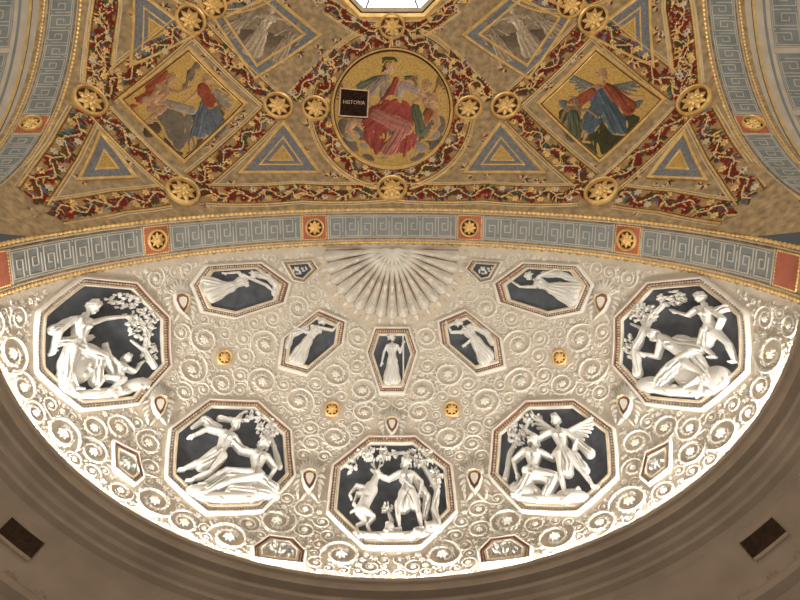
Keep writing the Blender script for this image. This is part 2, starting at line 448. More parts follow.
# ------------------------------------------------------------------ dome panels
FR = {
 'P1': ((-0.8837, 0.2108, 0.3765), (1.677, 0.921, 3.040), (-0.416, -2.674, 1.625)),
 'P2': ((-0.5121, 0.5861, 0.3750), (2.746, 0.790, 1.602), (-0.735, -1.679, 3.558)),
 'P3': ((0, 0.7060, 0.3654), (3.188, 0, 0), (0, -1.223, 4.107)),
 'P6': ((-0.5531, 0.1381, 0.8130), (3.174, 0.442, 2.028), (-0.040, -3.504, 1.007)),
 'P7': ((-0.2994, 0.3497, 0.8353), (3.612, 0.321, 1.060), (-0.175, -3.213, 2.276)),
 'P8': ((0, 0.4196, 0.8330), (3.762, 0, 0), (0, -3.059, 2.679)),
 'G1': ((-0.5873, 0.3522, 0.6630), (2.971, 0.661, 2.021), (-0.397, -2.903, 2.329)),
 'G2': ((-0.2135, 0.5455, 0.6611), (3.491, 0.292, 0.90), (-0.2, -2.5, 3.0)),
 'PT': ((-0.353, 0.092, 0.928), (3.6, 0.2, 1.3), (-0.05, -3.7, 0.4)),
 'B1': ((-0.31, 0.719, 0.0746), (3.0, 0.75, 0.2), (0, -0.3, 5.4)),
 'B2': ((-0.745, 0.493, 0.152), (2.4, 1.9, 1.1), (-0.5, -1.3, 4.9)),
 'C1': ((-0.734, 0.419, 0.395), (2.25, 0.85, 2.3), (-0.6, -2.2, 2.7)),
 'C2': ((-0.266, 0.670, 0.384), (3.05, 0.4, 0.8), (-0.3, -1.45, 3.95)),
 'C3': ((-0.724, 0.146, 0.663), (2.6, 0.6, 2.7), (-0.1, -3.3, 0.8)),
 'C4': ((0, 0.590, 0.630), (3.5, 0, 0), (0, -2.3, 3.2)),
 'SH': ((0, 0.02, 0.9997), (3.86, 0, 0), (0, -4.0, 0)),
}
for k_, sc_ in (('P1', 1.12), ('P2', 1.07), ('P3', 1.06), ('P6', 1.06), ('P7', 1.03), ('P8', 1.02)):
    FR[k_] = (FR[k_][0], tuple(v * sc_ for v in FR[k_][1]), tuple(v * sc_ for v in FR[k_][2]))
def DF(k, mir=False):
    P, a, b = FR[k]; return domeF(P, np.array(a) / 1000, np.array(b) / 1000, mir)
def octg(hw, hh, k=.42): return [(hw, hh * k), (hw * k, hh), (-hw * k, hh), (-hw, hh * k), (-hw, -hh * k), (-hw * k, -hh), (hw * k, -hh), (hw, -hh * k)]
POLY = {
 'P1': octg(63, 60), 'P2': octg(61, 55), 'P3': octg(61, 55),
 'P6': [(-49, 4), (-35, 23), (20, 27), (50, 6), (44, -14), (-6, -29), (-38, -22)],
 'P7': [(6, 34), (35, 22), (31, -2), (-6, -33), (-34, -25), (-30, 4)],
 'P8': [(-18, 34), (18, 34), (26, 8), (12, -34), (-12, -34), (-26, 8)],
 'PT': [(-18, 10), (14, 12), (20, 2), (4, -13), (-8, -10)],
 'B1': [(-26, -4), (-14, 8), (10, 9), (24, 0), (24, -11), (-22, -13)],
 'B2': [(-20, 10), (6, 9), (18, -8), (12, -16), (-10, -10)],
}
def panel(key, mir, shapes_list, frame=1.0, name='stucco_relief_panel', ground=None):
    F = DF(key, mir); pts = np.array(POLY[key], float)
    if mir: pts = pts * [-1, 1]; pts = pts[::-1]
    P = np.array(FR[key][0]); e = empty(name, mirx(P) if mir else P)
    f = frame
    mb = MB()
    prof = [(0, -.002), (0, .010), (1.2 * f, .014), (2.4 * f, .013), (3.0 * f, .004), (6.0 * f, .004), (6.6 * f, .012), (8.0 * f, .013), (8.8 * f, .011), (9.2 * f, .001)]
    plate(mb, F, pts, prof, [0, 0, 0, 3, 3, 2, 1, 0, 0], sub=10, fill=False)
    c = pts.mean(0); n = len(pts); ap = 1e9
    for i in range(n):
        p, q = pts[i], pts[(i + 1) % n]; d = q - p; ap = min(ap, abs(d[0] * (c - p)[1] - d[1] * (c - p)[0]) / np.hypot(*d))
    ring, L = path2(c + (pts - c) * (1 - 4.5 * f / ap), 2.7 * f, True)
    T = tangents(ring, True); ls = LeafSet()
    for i, (p, t) in enumerate(zip(ring, T)):
        an = math.atan2(t[1], t[0]); ls.leaf(p[0] - 1.2 * f * t[0], p[1] - 1.2 * f * t[1], an, 2.3 * f, 1.35 * f, .004, .007, 0 if i % 3 else 1)
    ls.dump(mb, F)
    mb.obj('moulded_frame', [M_ORN, M_GOLDP, M_ORN, M_RUST], parent=e)
    g = MB(); plate(g, F, pts, [(8.6 * f, .0012), (9.2 * f, .0015)], [0], sub=10); g.obj('relief_ground', [ground or M_SLATE], parent=e)
    for nm, sh in shapes_list: sculpt(F, nm, sh, M_WHITE, e, base=.0015)
    return e

J = dict
hunter = body(J(hd=(13, 26), nk=(14, 20), sl=(7, 16), sr=(21, 15), el=(-3, 11), al=(-12, 14), er=(29, 7), ar=(26, -3), hl=(10, -4), hr=(19, -4), kl=(5, -20), fl=(7, -36), kr=(24, -19), fr=(27, -36)), 10.5, 1.6, -1, 'long', True)
hunter += [fold((14, 2), (10, -13), 6, 7.5, 1.4, 4, .8), fold((17, 0), (21, -12), 6, 6.5, 1.4, 4, .8), fold((22, 12), (33, -6), 3, 4, .6, 3, .7), fold((33, -6), (30, -24), 4, 3, .6, 3, .7), fold((10, 12), (18, 0), 3, 4, 2.4, 3, .5)]
deer = [cap((-20, 2), (-28, -18), 6.4, 4.6, 1.2), cap((-25, -10), (-28, -19), 5, 6.2, 1.2), cap((-19, 4), (-15, 15), 4.2, 2.3, 1.5), cap((-15, 17), (-7, 13), 2.5, 1.2, 1.8), ('e', -14, 17, 3, 2.6, 0, 1.9),
        cap((-17, 18), (-21, 21), 1.2, .4, 1.4), cap((-16, 19), (-18, 27), .6, .4, 1.2), cap((-17, 23), (-21, 27), .5, .3, 1.2), cap((-14, 19), (-12, 27), .6, .4, 1.4), cap((-13, 23), (-9, 26), .5, .3, 1.4),
        cap((-23, 1), (-34, 4), 2.6, 1.7, 1.5), cap((-34, 4), (-40, -4), 1.5, .9, 1.5), cap((-40, -4), (-38, -8), .9, .9, 1.5), cap((-21, -2), (-33, -4), 2.4, 1.6, 1.9), cap((-33, -4), (-36, -13), 1.4, .8, 1.9), cap((-36, -13), (-34, -15), .9, .9, 1.9),
        cap((-26, -20), (-17, -25), 4.4, 2.2, 1.6), cap((-17, -25), (-22, -33), 1.9, 1.2, 1.6), cap((-22, -33), (-19, -41), 1.1, 1.1, 1.6), cap((-30, -20), (-24, -29), 4, 2, .8), cap((-24, -29), (-32, -33), 1.7, 1.2, .8), cap((-32, -33), (-30, -41), 1.1, 1.1, .8), cap((-33, -18), (-38, -21), 1.4, .7, 1), ('n', -12, 17, .8, 1.2), ('n', -24, -8, 2, .6)]
tree3 = trunk([(42, -36), (39, -18), (43, 0), (37, 14), (30, 26)], 4, 2) + trunk([(37, 14), (44, 22)], 2, 1) + trunk([(30, 26), (12, 38), (-8, 36)], 1.6, 1) + foliage(-16, 36, 22, 7, 90, seed=3) + foliage(28, 33, 16, 9, 85, seed=4) + foliage(43, 12, 7, 10, 45, seed=5) + foliage(-41, 24, 6, 8, 26, seed=25)
ground3 = rocks([(0, -43, 40, 4), (-24, -43, 14, 3.5), (20, -42, 14, 4), (-2, -36, 5, 6), (36, -36, 8, 6)]) + trunk([(-4, -40), (0, -28), (-3, -20)], 2.5, 1.2) + foliage(-4, -16, 5, 4, 14, seed=26)
panel('P3', False, [('tree', tree3), ('rocky_ground', ground3), ('rearing_deer', deer), ('huntress_figure', hunter)])

A = body(J(hd=(4, 30), nk=(0, 24), sl=(-10, 21), sr=(3, 16), el=(-24, 24), al=(-37, 17), er=(10, 6), ar=(20, 2), hl=(-17, 1), hr=(-8, -3), kl=(-30, -8), fl=(-44, -14), kr=(-20, -17), fr=(-37, -24)), 10.5, 2.0, 1, 'short', False, -1)
A += [fold((-12, 2), (-28, -10), 6, 5, 1.8, 4, .8), fold((-12, 26), (-28, 33), 3, 4, .4, 4, .8), fold((-28, 33), (-38, 26), 4, 2, .4, 3, .7), fold((2, 34), (-12, 36), 2, 3, .4, 3, .6)]
B = body(J(hd=(30, 10), nk=(28, 3), sl=(19, 1), sr=(34, -4), el=(9, 3), al=(2, 10), er=(41, -15), ar=(34, -24), hl=(17, -20), hr=(26, -23), kl=(-6, -16), fl=(-26, -28), kr=(-2, -27), fr=(-26, -36)), 11, 2.6, -1, 'long', True)
B += [fold((24, -22), (-2, -22), 8, 7, 1.8, 5, .9), fold((-2, -22), (-24, -34), 7, 4, 1.8, 5, .8), fold((26, -24), (38, -34), 6, 5, 1.5, 4, .8), fold((0, -32), (30, -38), 5, 6, 1.0, 5, .8)]
panel('P2', False, [('tree', foliage(36, 26, 11, 12, 80, seed=8) + foliage(18, 38, 12, 6, 40, seed=28) + trunk([(46, -12), (42, 8), (36, 24)], 3, 1.6)), ('rocky_bank', rocks([(0, -40, 38, 6), (26, -36, 18, 7), (-30, -34, 14, 7)])), ('leaning_youth', A), ('reclining_nymph', B)])

A = body(J(hd=(4, 33), nk=(6, 26), sl=(-2, 21), sr=(14, 21), el=(-13, 15), al=(-23, 22), er=(24, 12), ar=(18, 0), hl=(6, -1), hr=(17, -2), kl=(8, -20), fl=(12, -37), kr=(28, -16), fr=(38, -30)), 10.5, 2.0, -1, 'short', False, 1)
A += [fold((12, 0), (14, -16), 7, 5, 1.8, 4, .8), fold((20, -2), (30, -14), 5, 4, 1.6, 3, .7), fold((16, 20), (34, 2), 3, 5, .5, 4, .8)]
B = body(J(hd=(-17, 12), nk=(-18, 6), sl=(-27, 2), sr=(-10, 1), el=(-37, -8), al=(-33, -20), er=(0, -4), ar=(6, 6), hl=(-24, -18), hr=(-14, -20), kl=(-22, -22), fl=(-34, -40), kr=(4, -22), fr=(-2, -40)), 11, 2.6, 1, 'long', True)
B += [fold((-18, -18), (2, -22), 7, 6, 2.0, 4, .8), fold((2, -22), (-4, -38), 5, 4, 1.8, 4, .8), fold((-20, -20), (-30, -38), 6, 5, 1.8, 4, .8)]
panel('P2', True, [('tree', foliage(-36, 20, 9, 12, 65, seed=9) + foliage(-20, 36, 10, 6, 36, seed=29) + trunk([(-44, -24), (-42, 0), (-34, 18), (-22, 34)], 2.6, 1.4)), ('rocky_bank', rocks([(0, -42, 36, 5), (-24, -34, 16, 8), (20, -38, 16, 6)])), ('wings', wing((14, 20), (40, 34), 11, .8) + wing((2, 22), (-16, 38), 10, .4, 6)), ('standing_winged_youth', A), ('seated_nymph', B)])

A = body(J(hd=(-12, 32), nk=(-17, 25), sl=(-29, 20), sr=(-12, 17), el=(-42, 8), al=(-46, -6), er=(2, 22), ar=(17, 24), hl=(-30, -5), hr=(-18, -8), kl=(-34, -24), fl=(-28, -40), kr=(0, -12), fr=(6, -30)), 12, 2.4, 1, 'beard', False)
A += [fold((-24, -4), (-4, -12), 7.5, 6, 2.2, 5, .9), fold((-28, -8), (-36, -30), 8, 7, 2.0, 5, .9), fold((-30, 18), (-46, 10), 4, 4, .6, 4, .7), fold((-12, 4), (-40, 0), 3, 4, 2.0, 3, .7), fold((-4, -14), (-8, -34), 6, 6, 1.2, 4, .8)]
B = body(J(hd=(20, -16), nk=(17, -21), sl=(10, -20), sr=(19, -25), el=(4, -13), al=(2, -5), er=(26, -29), ar=(32, -22), hl=(8, -34), hr=(14, -36), kl=(-2, -32), fl=(-10, -42), kr=(4, -43), fr=(-8, -48)), 8.5, 2.6, 1, 'short', False, -1)
panel('P1', False, [('tree', trunk([(46, -24), (38, -8), (42, 8), (32, 22)], 3, 1.5) + trunk([(38, -8), (26, 2)], 1.6, .8) + foliage(36, 18, 14, 15, 115, seed=10) + foliage(42, -10, 8, 10, 45, seed=11) + foliage(16, 39, 16, 7, 55, seed=12)),
      ('rocky_ground', rocks([(-6, -46, 30, 5), (28, -40, 14, 6), (-34, -38, 10, 8), (-26, -22, 16, 14)])), ('bearded_god', A), ('reclining_putto', B)])

A = body(J(hd=(-24, 6), nk=(-18, 2), sl=(-16, 5), sr=(-8, -6), el=(-20, -14), al=(-32, -12), er=(4, -16), ar=(-6, -24), hl=(12, -10), hr=(8, -20), kl=(-8, -22), fl=(-20, -38), kr=(26, -30), fr=(8, -42)), 12, 2.6, -1, 'beard', False)
A += [fold((10, -12), (-6, -24), 8, 6, 2.2, 5, .9), fold((10, -16), (26, -32), 9, 7, 2.2, 5, .9), fold((-2, 0), (16, -4), 7, 7, 1.4, 5, .9), fold((-6, -26), (-14, -38), 6, 5, 1.6, 4, .8)]
B = body(J(hd=(22, 40), nk=(24, 34), sl=(18, 30), sr=(31, 28), el=(8, 24), al=(-3, 28), er=(40, 20), ar=(34, 10), hl=(24, 10), hr=(33, 8), kl=(18, -2), fl=(30, -12), kr=(44, -2), fr=(50, -16)), 9.5, 2.2, -1, 'short', False)
B += [fold((28, 12), (24, 0), 5.5, 5, 1.8, 4, .8), fold((30, 26), (44, 30), 3, 4, .6, 3, .7)]
panel('P1', True, [('tree', trunk([(-38, -30), (-42, -8), (-34, 12), (-26, 26), (-14, 36)], 4.5, 2) + trunk([(-34, 12), (-46, 18)], 2, 1) + foliage(-34, 28, 13, 11, 85, seed=13) + foliage(-6, 41, 14, 7, 55, seed=14) + foliage(-47, -4, 5, 12, 32, seed=15)),
      ('rocky_ground', rocks([(4, -44, 36, 5), (34, -32, 14, 12), (-24, -40, 14, 8), (12, -30, 20, 12)])), ('reclining_satyr', A), ('striding_youth', B)])

def draped(hd, ft, H, arms, face=1, sway=0, flow=None, wl=1.0):
    ux, uy = ft[0] - hd[0], ft[1] - hd[1]; L = math.hypot(ux, uy); ux /= L; uy /= L; px, py = -uy, ux
    def q(l, s): return (hd[0] + ux * l * L + px * s * H + px * sway * math.sin(l * 3.14), hd[1] + uy * l * L + py * s * H + py * sway * math.sin(l * 3.14))
    d = J(hd=hd, nk=q(.12, 0), sl=q(.19, -.72), sr=q(.19, .72), hl=q(.5, -.35), hr=q(.5, .35), kl=q(.74, -.45), kr=q(.74, .35), fl=q(.97, -.5), fr=q(.97, .3))
    (d['el'], d['al']), (d['er'], d['ar']) = arms
    o = body(d, H, 1.2, face, 'long', True)
    o += [fold(q(.22, -.1), q(.46, 0), .62 * H, .5 * H, 1.3, 4, .5), fold(q(.46, -.1), q(.92, -.4), .55 * H, .85 * H * wl, 1.4, 4, .6), fold(q(.46, .1), q(.9, .4), .5 * H, .75 * H * wl, 1.6, 4, .6)]
    if flow:
        for i in range(len(flow) - 1): o.append(fold(flow[i], flow[i + 1], .42 * H, .45 * H, .5, 3, .5))
    return o
panel('P6', False, [('floating_muse', draped((12, 13), (-33, -6), 7.5, (((24, 4), (31, -2)), ((-2, 16), (-14, 15))), 1, 2, [(14, 14), (26, 12), (34, 4), (33, -4)], 1.1) + [fold((-10, 2), (-34, 8), 4, 5, .6, 4, .6)])], .8)
panel('P6', True, [('floating_muse', draped((-14, 12), (32, -8), 7.5, (((-22, 2), (-31, 8)), ((0, 14), (10, 18))), -1, -2, [(0, 14), (16, 14), (30, 8)], 1.2) + [fold((6, 2), (32, 2), 4, 5, .8, 4, .6)])], .8)
panel('P7', False, [('dancing_muse', draped((9, 21), (-17, -21), 7.2, (((20, 12), (25, 18)), ((-6, 10), (-16, 14))), -1, -1, [(-6, 14), (-20, 8), (-24, -4)]))], .75)
panel('P7', True, [('dancing_muse', draped((-12, 20), (17, -19), 7.2, (((-20, 10), (-24, 18)), ((4, 6), (-6, -2))), 1, 2, [(0, 16), (14, 10), (20, 0)]))], .75)
panel('P8', False, [('standing_muse', draped((0, 23), (0, -24), 7.2, (((-8, 8), (-10, -2)), ((8, 8), (11, 16))), 1, .5) + [cap((11, 26), (11, -24), .7, .7, 1.2)])], .75)
for mi_ in (False, True):
    panel('PT', mi_, [('foliate_sprig', foliage(0, 0, 9, 4, 14, seed=20))], .5)
    panel('B1', mi_, [('foliate_sprig', foliage(0, -1, 14, 5, 30, seed=22))], .45, 'stucco_cartouche', M_CREAM)
    panel('B2', mi_, [('foliate_sprig', foliage(0, -2, 9, 4, 24, seed=21))], .45, 'stucco_cartouche', M_CREAM)

# ------------------------------------------------------------------ apse dome shell
mb = MB(); ph = np.linspace(0, math.pi, 121)
G = np.zeros((50, 121, 3))
for i, e in enumerate(np.linspace(0, 1, 50)):
    y = D * math.sin(e * math.pi / 2); r = math.cos(e * math.pi / 2)
    G[i, :, 0] = -r * np.cos(ph); G[i, :, 1] = y; G[i, :, 2] = r * np.sin(ph)
mb.grid(G, 0); APSE = mb.obj('ceiling_apse_half_dome', [M_CREAM])

LOC = {}
for k, (P, a, b) in FR.items():
    A_ = np.stack([np.array(a) / 1000, np.array(b) / 1000, dome_n(np.array(P))], 1); LOC[k] = (np.array(P), np.linalg.inv(A_))
def local(k, Q):
    P, Ai = LOC[k]; return Ai @ (Q - P)
def sdpoly(pts, x, y):
    pts = np.array(pts); n = len(pts); best = 1e9; ins = True; c = pts.mean(0)
    for i in range(n):
        p, q = pts[i], pts[(i + 1) % n]; d = q - p; t = max(0, min(1, ((x - p[0]) * d[0] + (y - p[1]) * d[1]) / (d @ d)))
        best = min(best, math.hypot(x - p[0] - t * d[0], y - p[1] - t * d[1]))
        cr = d[0] * (y - p[1]) - d[1] * (x - p[0]); cc = d[0] * (c[1] - p[1]) - d[1] * (c[0] - p[0])
        if cr * cc < 0: ins = False
    return -best if ins else best
def clearance(Q):
    m = min(Q[1] - .018, Q[2] - .004)
    for k, r in (('G1', 11), ('G2', 11), ('C1', 22), ('C2', 22), ('C3', 19), ('C4', 19)):
        m = min(m, np.linalg.norm(Q - np.array(FR[k][0])) - r * .0036)
    v = local('SH', Q)
    if v[2] > -.3: m = min(m, (math.hypot(v[0], v[1]) - 76) * .0038)
    if m < 0: return m
    for k in ('P1', 'P2', 'P3', 'P6', 'P7', 'P8', 'PT', 'B1', 'B2'):
        v = local(k, Q)
        if abs(v[2]) > .45: continue
        m = min(m, sdpoly(POLY[k], v[0], v[1]) * .0038)
    return m
circ = []; cc_ = np.zeros((0, 3)); cr_ = np.zeros(0)
for r0, tries in ((.054, 400), (.044, 900), (.034, 2200), (.025, 4500), (.017, 7000), (.011, 12000), (.0065, 20000)):
    for _ in range(tries):
        v = rng.normal(size=3); v[0] = -abs(v[0]); v[1] = abs(v[1]); v[2] = abs(v[2]); v /= np.linalg.norm(v)
        Q = dome_proj(v * np.array([1, D, 1]))
        if Q[0] > -r0 * 1.02: continue
        if len(cr_) and (np.linalg.norm(cc_ - Q, axis=1) < (cr_ + r0) * .92).any(): continue
        if clearance(Q) < r0 * .92: continue
        circ.append((Q, r0)); cc_ = np.vstack([cc_, Q]); cr_ = np.append(cr_, r0)
def tframe(Q):
    n = dome_n(Q); e1 = np.cross(np.array([0, 1.0, 0]), n)
    if np.linalg.norm(e1) < .05: e1 = np.array([1.0, 0, 0])
    e1 /= np.linalg.norm(e1); e2 = np.cross(n, e1); return e1, e2
sc = MB()
for Q, r in circ:
    e1, e2 = tframe(Q); ph0 = random.uniform(0, TAU); ch = random.choice([-1, 1]); gl = random.random()
    dd = np.linalg.norm(cc_ - Q, axis=1) - cr_; dd[dd < -r * .5] = 9; dd[(cc_ == Q).all(1)] = 9
    if r > .016:
        big = np.where(cr_ > .016, dd, 9); j = int(np.argmin(big)); v = cc_[j] - Q; ph0 = math.atan2(v @ e2, v @ e1)
    for mir in (False, True):
        F = domeF(Q, e1, e2, mir); ls = LeafSet()
        if r > .016:
            n = int(26 + 420 * r); t = np.linspace(-.12, 1, n); turns = 1.35 if r > .03 else 1.1
            rr = r * np.where(t < 0, 1.0 - t * 1.6, 1.0 - .60 * t); a = ph0 + ch * t * turns * TAU
            w = r * (.060 - .025 * np.clip(t, 0, 1)) * np.clip((t + .14) * 8, .2, 1) + .0006
            px, py = rr * np.cos(a), rr * np.sin(a)
            aa = np.linspace(0, math.pi, 5)
            cx = px[:, None] + (np.cos(aa)[None] * w[:, None]) * np.cos(a)[:, None]; cy = py[:, None] + (np.cos(aa)[None] * w[:, None]) * np.sin(a)[:, None]
            sc.grid(F(cx, cy, np.sin(aa)[None] * w[:, None] * 2.4 - .0006), 0)
            for i in range(3, n - 3, 2):
                al = a[i] + ch * (math.pi / 2); tr = max(t[i], 0)
                jit = random.uniform(.75, 1.35)
                ls.leaf(px[i], py[i], al - ch * .75, r * .32 * (1 - .3 * tr) * jit, r * .055, 0, r * .15, 0, ch * .5)
                if i % 4 == 1: ls.leaf(px[i], py[i], al + ch * .8, r * .36 * (1 - .2 * tr) * jit, r * .06, 0, r * .14, 0, -ch * .5)
            g_ = 1 if gl < .2 else 0
            flower(ls, 0, 0, r * .36, .001, r * .18, 7, 0, g_, ph0)
            flower(ls, 0, 0, r * .2, .001 + r * .12, r * .14, 5, g_, g_, ph0 + .3)
        elif r > .010:
            if gl < .45: flower(ls, 0, 0, r * 1.05, 0, r * .5, 6, 0, 1 if gl < .15 else 0, ph0)
            else:
                for k in range(5): ls.leaf(0, 0, ph0 + (k - 2) * .55, r * (1.6 - .2 * abs(k - 2)), r * .22, 0, r * .5, 0, (k - 2) * .2)
                ls.leaf(0, 0, ph0 + math.pi, r * 1.6, r * .14, 0, r * .3, 0, .4)
        else:
            for k in range(4): ls.leaf(0, 0, ph0 + (k - 1.5) * .7, r * 1.7, r * .28, 0, r * .6, 0, .2)
            ls.leaf(0, 0, ph0 + math.pi, r * 1.9, r * .2, 0, r * .3, 0, .4)
        ls.dump(sc, F)
def spray(F, s=1.0):
    ls = LeafSet()
    for k in range(-5, 6):
        ls.leaf(0, 3 * s, math.pi / 2 + k * .27, (17 - abs(k) * 1.1) * s, 1.7 * s, .002, .014, 0, -k * .03)
    for sg in (-1, 1):
        for k in range(5): ls.leaf(sg * (6 + k * .6) * s, (4 - k * 3.6) * s, -.3 * sg * k + (0 if sg > 0 else math.pi), (9 - k * .6) * s, 1.5 * s, .001, .012, 0, -sg * .4)
        ls.leaf(sg * 1.5 * s, -10 * s, -math.pi / 2 + sg * .35, 10 * s, 1.6 * s, .002, .010, 0, sg * .3)
        flower(ls, sg * 11 * s, 9 * s, 3.5 * s, .001, .008, 6, 0, 1)
    ls.dump(sc, F)
    plate(sc, F, [(-6 * s, 6 * s), (0, 8 * s), (6 * s, 6 * s), (7 * s, 0), (4 * s, -8 * s), (0, -13 * s), (-4 * s, -8 * s), (-7 * s, 0)], [(0, .002), (0, .016), (.9 * s, .020), (1.5 * s, .011), (3.2 * s, .018)], [0, 0, 1, 2, 0], sub=3)
for k in ('C1', 'C2', 'C3'):
    for mi_ in (False, True): spray(DF(k, mi_), 1.2)
spray(DF('C4'), 1.0)
sc.obj('stucco_scrollwork', [M_ORN, M_GOLDP, M_RUST], parent=APSE)
for k in ('G1', 'G2'):
    for mi_ in (False, True):
        F = DF(k, mi_); mb = MB()
        plate(mb, F, [(6.5, 6.5), (-6.5, 6.5), (-6.5, -6.5), (6.5, -6.5)], [(0, 0), (0, .005), (1.2, .006), (1.8, .003)], [0, 0, 0, 1], sub=3)
        mb.obj('gilded_boss', [M_GOLDP, M_BROWN], parent=APSE)
        rosette(F, 0, 0, 7.8, 'gilded_boss_flower', .0032, parent=APSE)
F = DF('SH'); mb = MB(); nf = 17
aa = np.linspace(-math.pi - .04, .04, nf * 14 + 1); fr = (aa + math.pi) / math.pi * nf
lobe = np.abs(np.sin(fr * math.pi)); rr = np.linspace(0, 1, 30)
Rr = 71 * (.88 + .12 * lobe ** .5)
A_, R_ = np.meshgrid(aa, rr); LB = np.tile(lobe, (30, 1)); RO = np.tile(Rr, (30, 1))
R2 = 9 + (RO - 9) * R_
Hh = .003 + .045 * np.sin(np.clip(R_ * 1.2, 0, 1) * math.pi / 2) * (LB ** 1.1) * np.where(R_ > .9, np.sqrt(np.clip(1 - ((R_ - .9) / .1) ** 2, 0, 1)), 1) * (.72 + .28 * np.cos(R_ * 14))
mb.grid(F(R2 * np.cos(A_), R2 * np.sin(A_), Hh), 0)
ls = LeafSet()
for k in range(nf + 1):
    a = -math.pi + k / nf * math.pi
    ls.leaf(20 * math.cos(a), 20 * math.sin(a), a, 50, 1.5, .003, .010, 2)
for k in range(nf):
    a = -math.pi + (k + .5) / nf * math.pi
    ls.leaf(70 * math.cos(a), 70 * math.sin(a), a, 8, 2.2, .002, .012, 0)
    ls.leaf(74 * math.cos(a + .09), 74 * math.sin(a + .09), a + .09, 5, 1.2, .002, .008, 1)
    for r_, s_ in ((34, 1.4), (44, 1.6), (54, 1.8), (63, 2.2)):
        for sg in (-1, 1): ls.leaf(r_ * math.cos(a), r_ * math.sin(a), a + sg * .5, 6.5, s_ * .5, .034, .009, 0, -sg * .2)
for k in range(11):
    a = -math.pi + (k + .5) / 11 * math.pi; ls.leaf(0, 0, a, 20, 2.4, .012, .024, 0)
ls.dump(mb, F)
mb.obj('stucco_scallop_shell', [M_ORN, M_GOLDP, M_RUST])

# ------------------------------------------------------------------ arch with Greek key
def archF(s, t, h):
    s = np.asarray(s, float); t = np.asarray(t, float); r = 1 - np.asarray(h)
    return np.stack([r * np.sin(s), -t + 0 * s, r * np.cos(s)], -1)
def line2(mb, F, pts, w, h, mi):
    pts = np.array(pts, float)
    for i in range(len(pts) - 1):
        p, q = pts[i], pts[i + 1]; d = (q - p) / np.hypot(*(q - p)); b = np.array([-d[1], d[0]]) * w / 2; e = d * w / 2
        P = np.array([p - e - b, q + e - b, q + e + b, p - e + b])
        V = np.concatenate([F(P[:, 0], P[:, 1], np.full(4, .0015)), F(P[:, 0], P[:, 1], np.full(4, h))])
        mb.add(V, [(4, 5, 6, 7), (0, 1, 5, 4), (1, 2, 6, 5), (2, 3, 7, 6), (3, 0, 4, 7)], mi)
KEYA = [[(0, 0), (0, 6), (5, 6), (5, 2), (2, 2), (2, 4), (3.5, 4)], [(0, 0), (8, 0)], [(6.5, 0), (6.5, 4.6)], [(6.5, 6), (6.5, 5.9)]]
def keyband(mb, F, a2, b2, t0, t1, nu, B_, W_):
    n = 24; sN = np.linspace(a2, b2, n)
    A_, T_ = np.meshgrid(sN, np.array([t0, t1]), indexing='ij'); mb.grid(F(A_, T_, A_ * 0 + .0015), B_)
    line2(mb, F, [(x, t0 + .003) for x in sN], .003, .003, W_); line2(mb, F, [(x, t1 - .003) for x in sN], .003, .003, W_)
    line2(mb, F, [(a2, t0), (a2, t1)], .005, .003, W_); line2(mb, F, [(b2, t0), (b2, t1)], .005, .003, W_)
    cl = (b2 - a2 - .016) / nu / 8; ch = (t1 - t0 - .018) / 6
    for u in range(nu):
        for pl in KEYA:
            line2(mb, F, [(a2 + .008 + (u * 8 + x) * cl, (t0 + .009 + y * ch) if u % 2 else (t1 - .009 - y * ch)) for x, y in pl], .0036, .003, W_)
def build_arch(xf, k):
    mb = MB(); ss = np.linspace(-math.pi / 2, math.pi / 2, 91)
    tt = np.array([-.012, 0, WB]); A_, T_ = np.meshgrid(ss, tt, indexing='ij'); mb.grid(archF(A_, T_, A_ * 0), 0)
    for t0, r, m in ((.0055, .0055, 1), (.015, .003, 4), (.0205, .002, 6), (WB - .0055, .0065, 1), (WB - .016, .003, 4), (WB - .0205, .002, 6)):
        sN = np.linspace(-math.pi / 2, math.pi / 2, 60); rope(mb, archF, np.stack([sN, sN * 0 + t0], 1), r, .0, m, hr=r)
    t0, t1 = .024, WB - .024; sq = (t1 - t0) / 2
    cen = [S1 * j for j in (-5, -3, -1, 1, 3, 5)]
    for a, b in zip(cen[:-1], cen[1:]): keyband(mb, archF, a + sq + .008, b - sq - .008, t0, t1, 8, 2, 3)
    for c in cen:
        A_, T_ = np.meshgrid(np.array([c - sq, c, c + sq]), np.array([t0, t1]), indexing='ij'); mb.grid(archF(A_, T_, A_ * 0 + .002), 5)
        P = [(c - sq, t0), (c + sq, t0), (c + sq, t1), (c - sq, t1)]
        rope(mb, archF, P, .0035, .001, 1, True, hr=.004)
    o = mb.obj('ceiling_arch_soffit', [M_OCH, M_GOLD, M_KEYB, M_KEYW, M_CREAM, M_ROSE, M_BROWN], xf=xf, smooth=False)
    for c in cen[1:-1]: rosette(archF, c, (t0 + t1) / 2, .036, 'gilded_arch_rosette', 1.0, xf, o)
for k in range(4): build_arch(rotk(k), k)

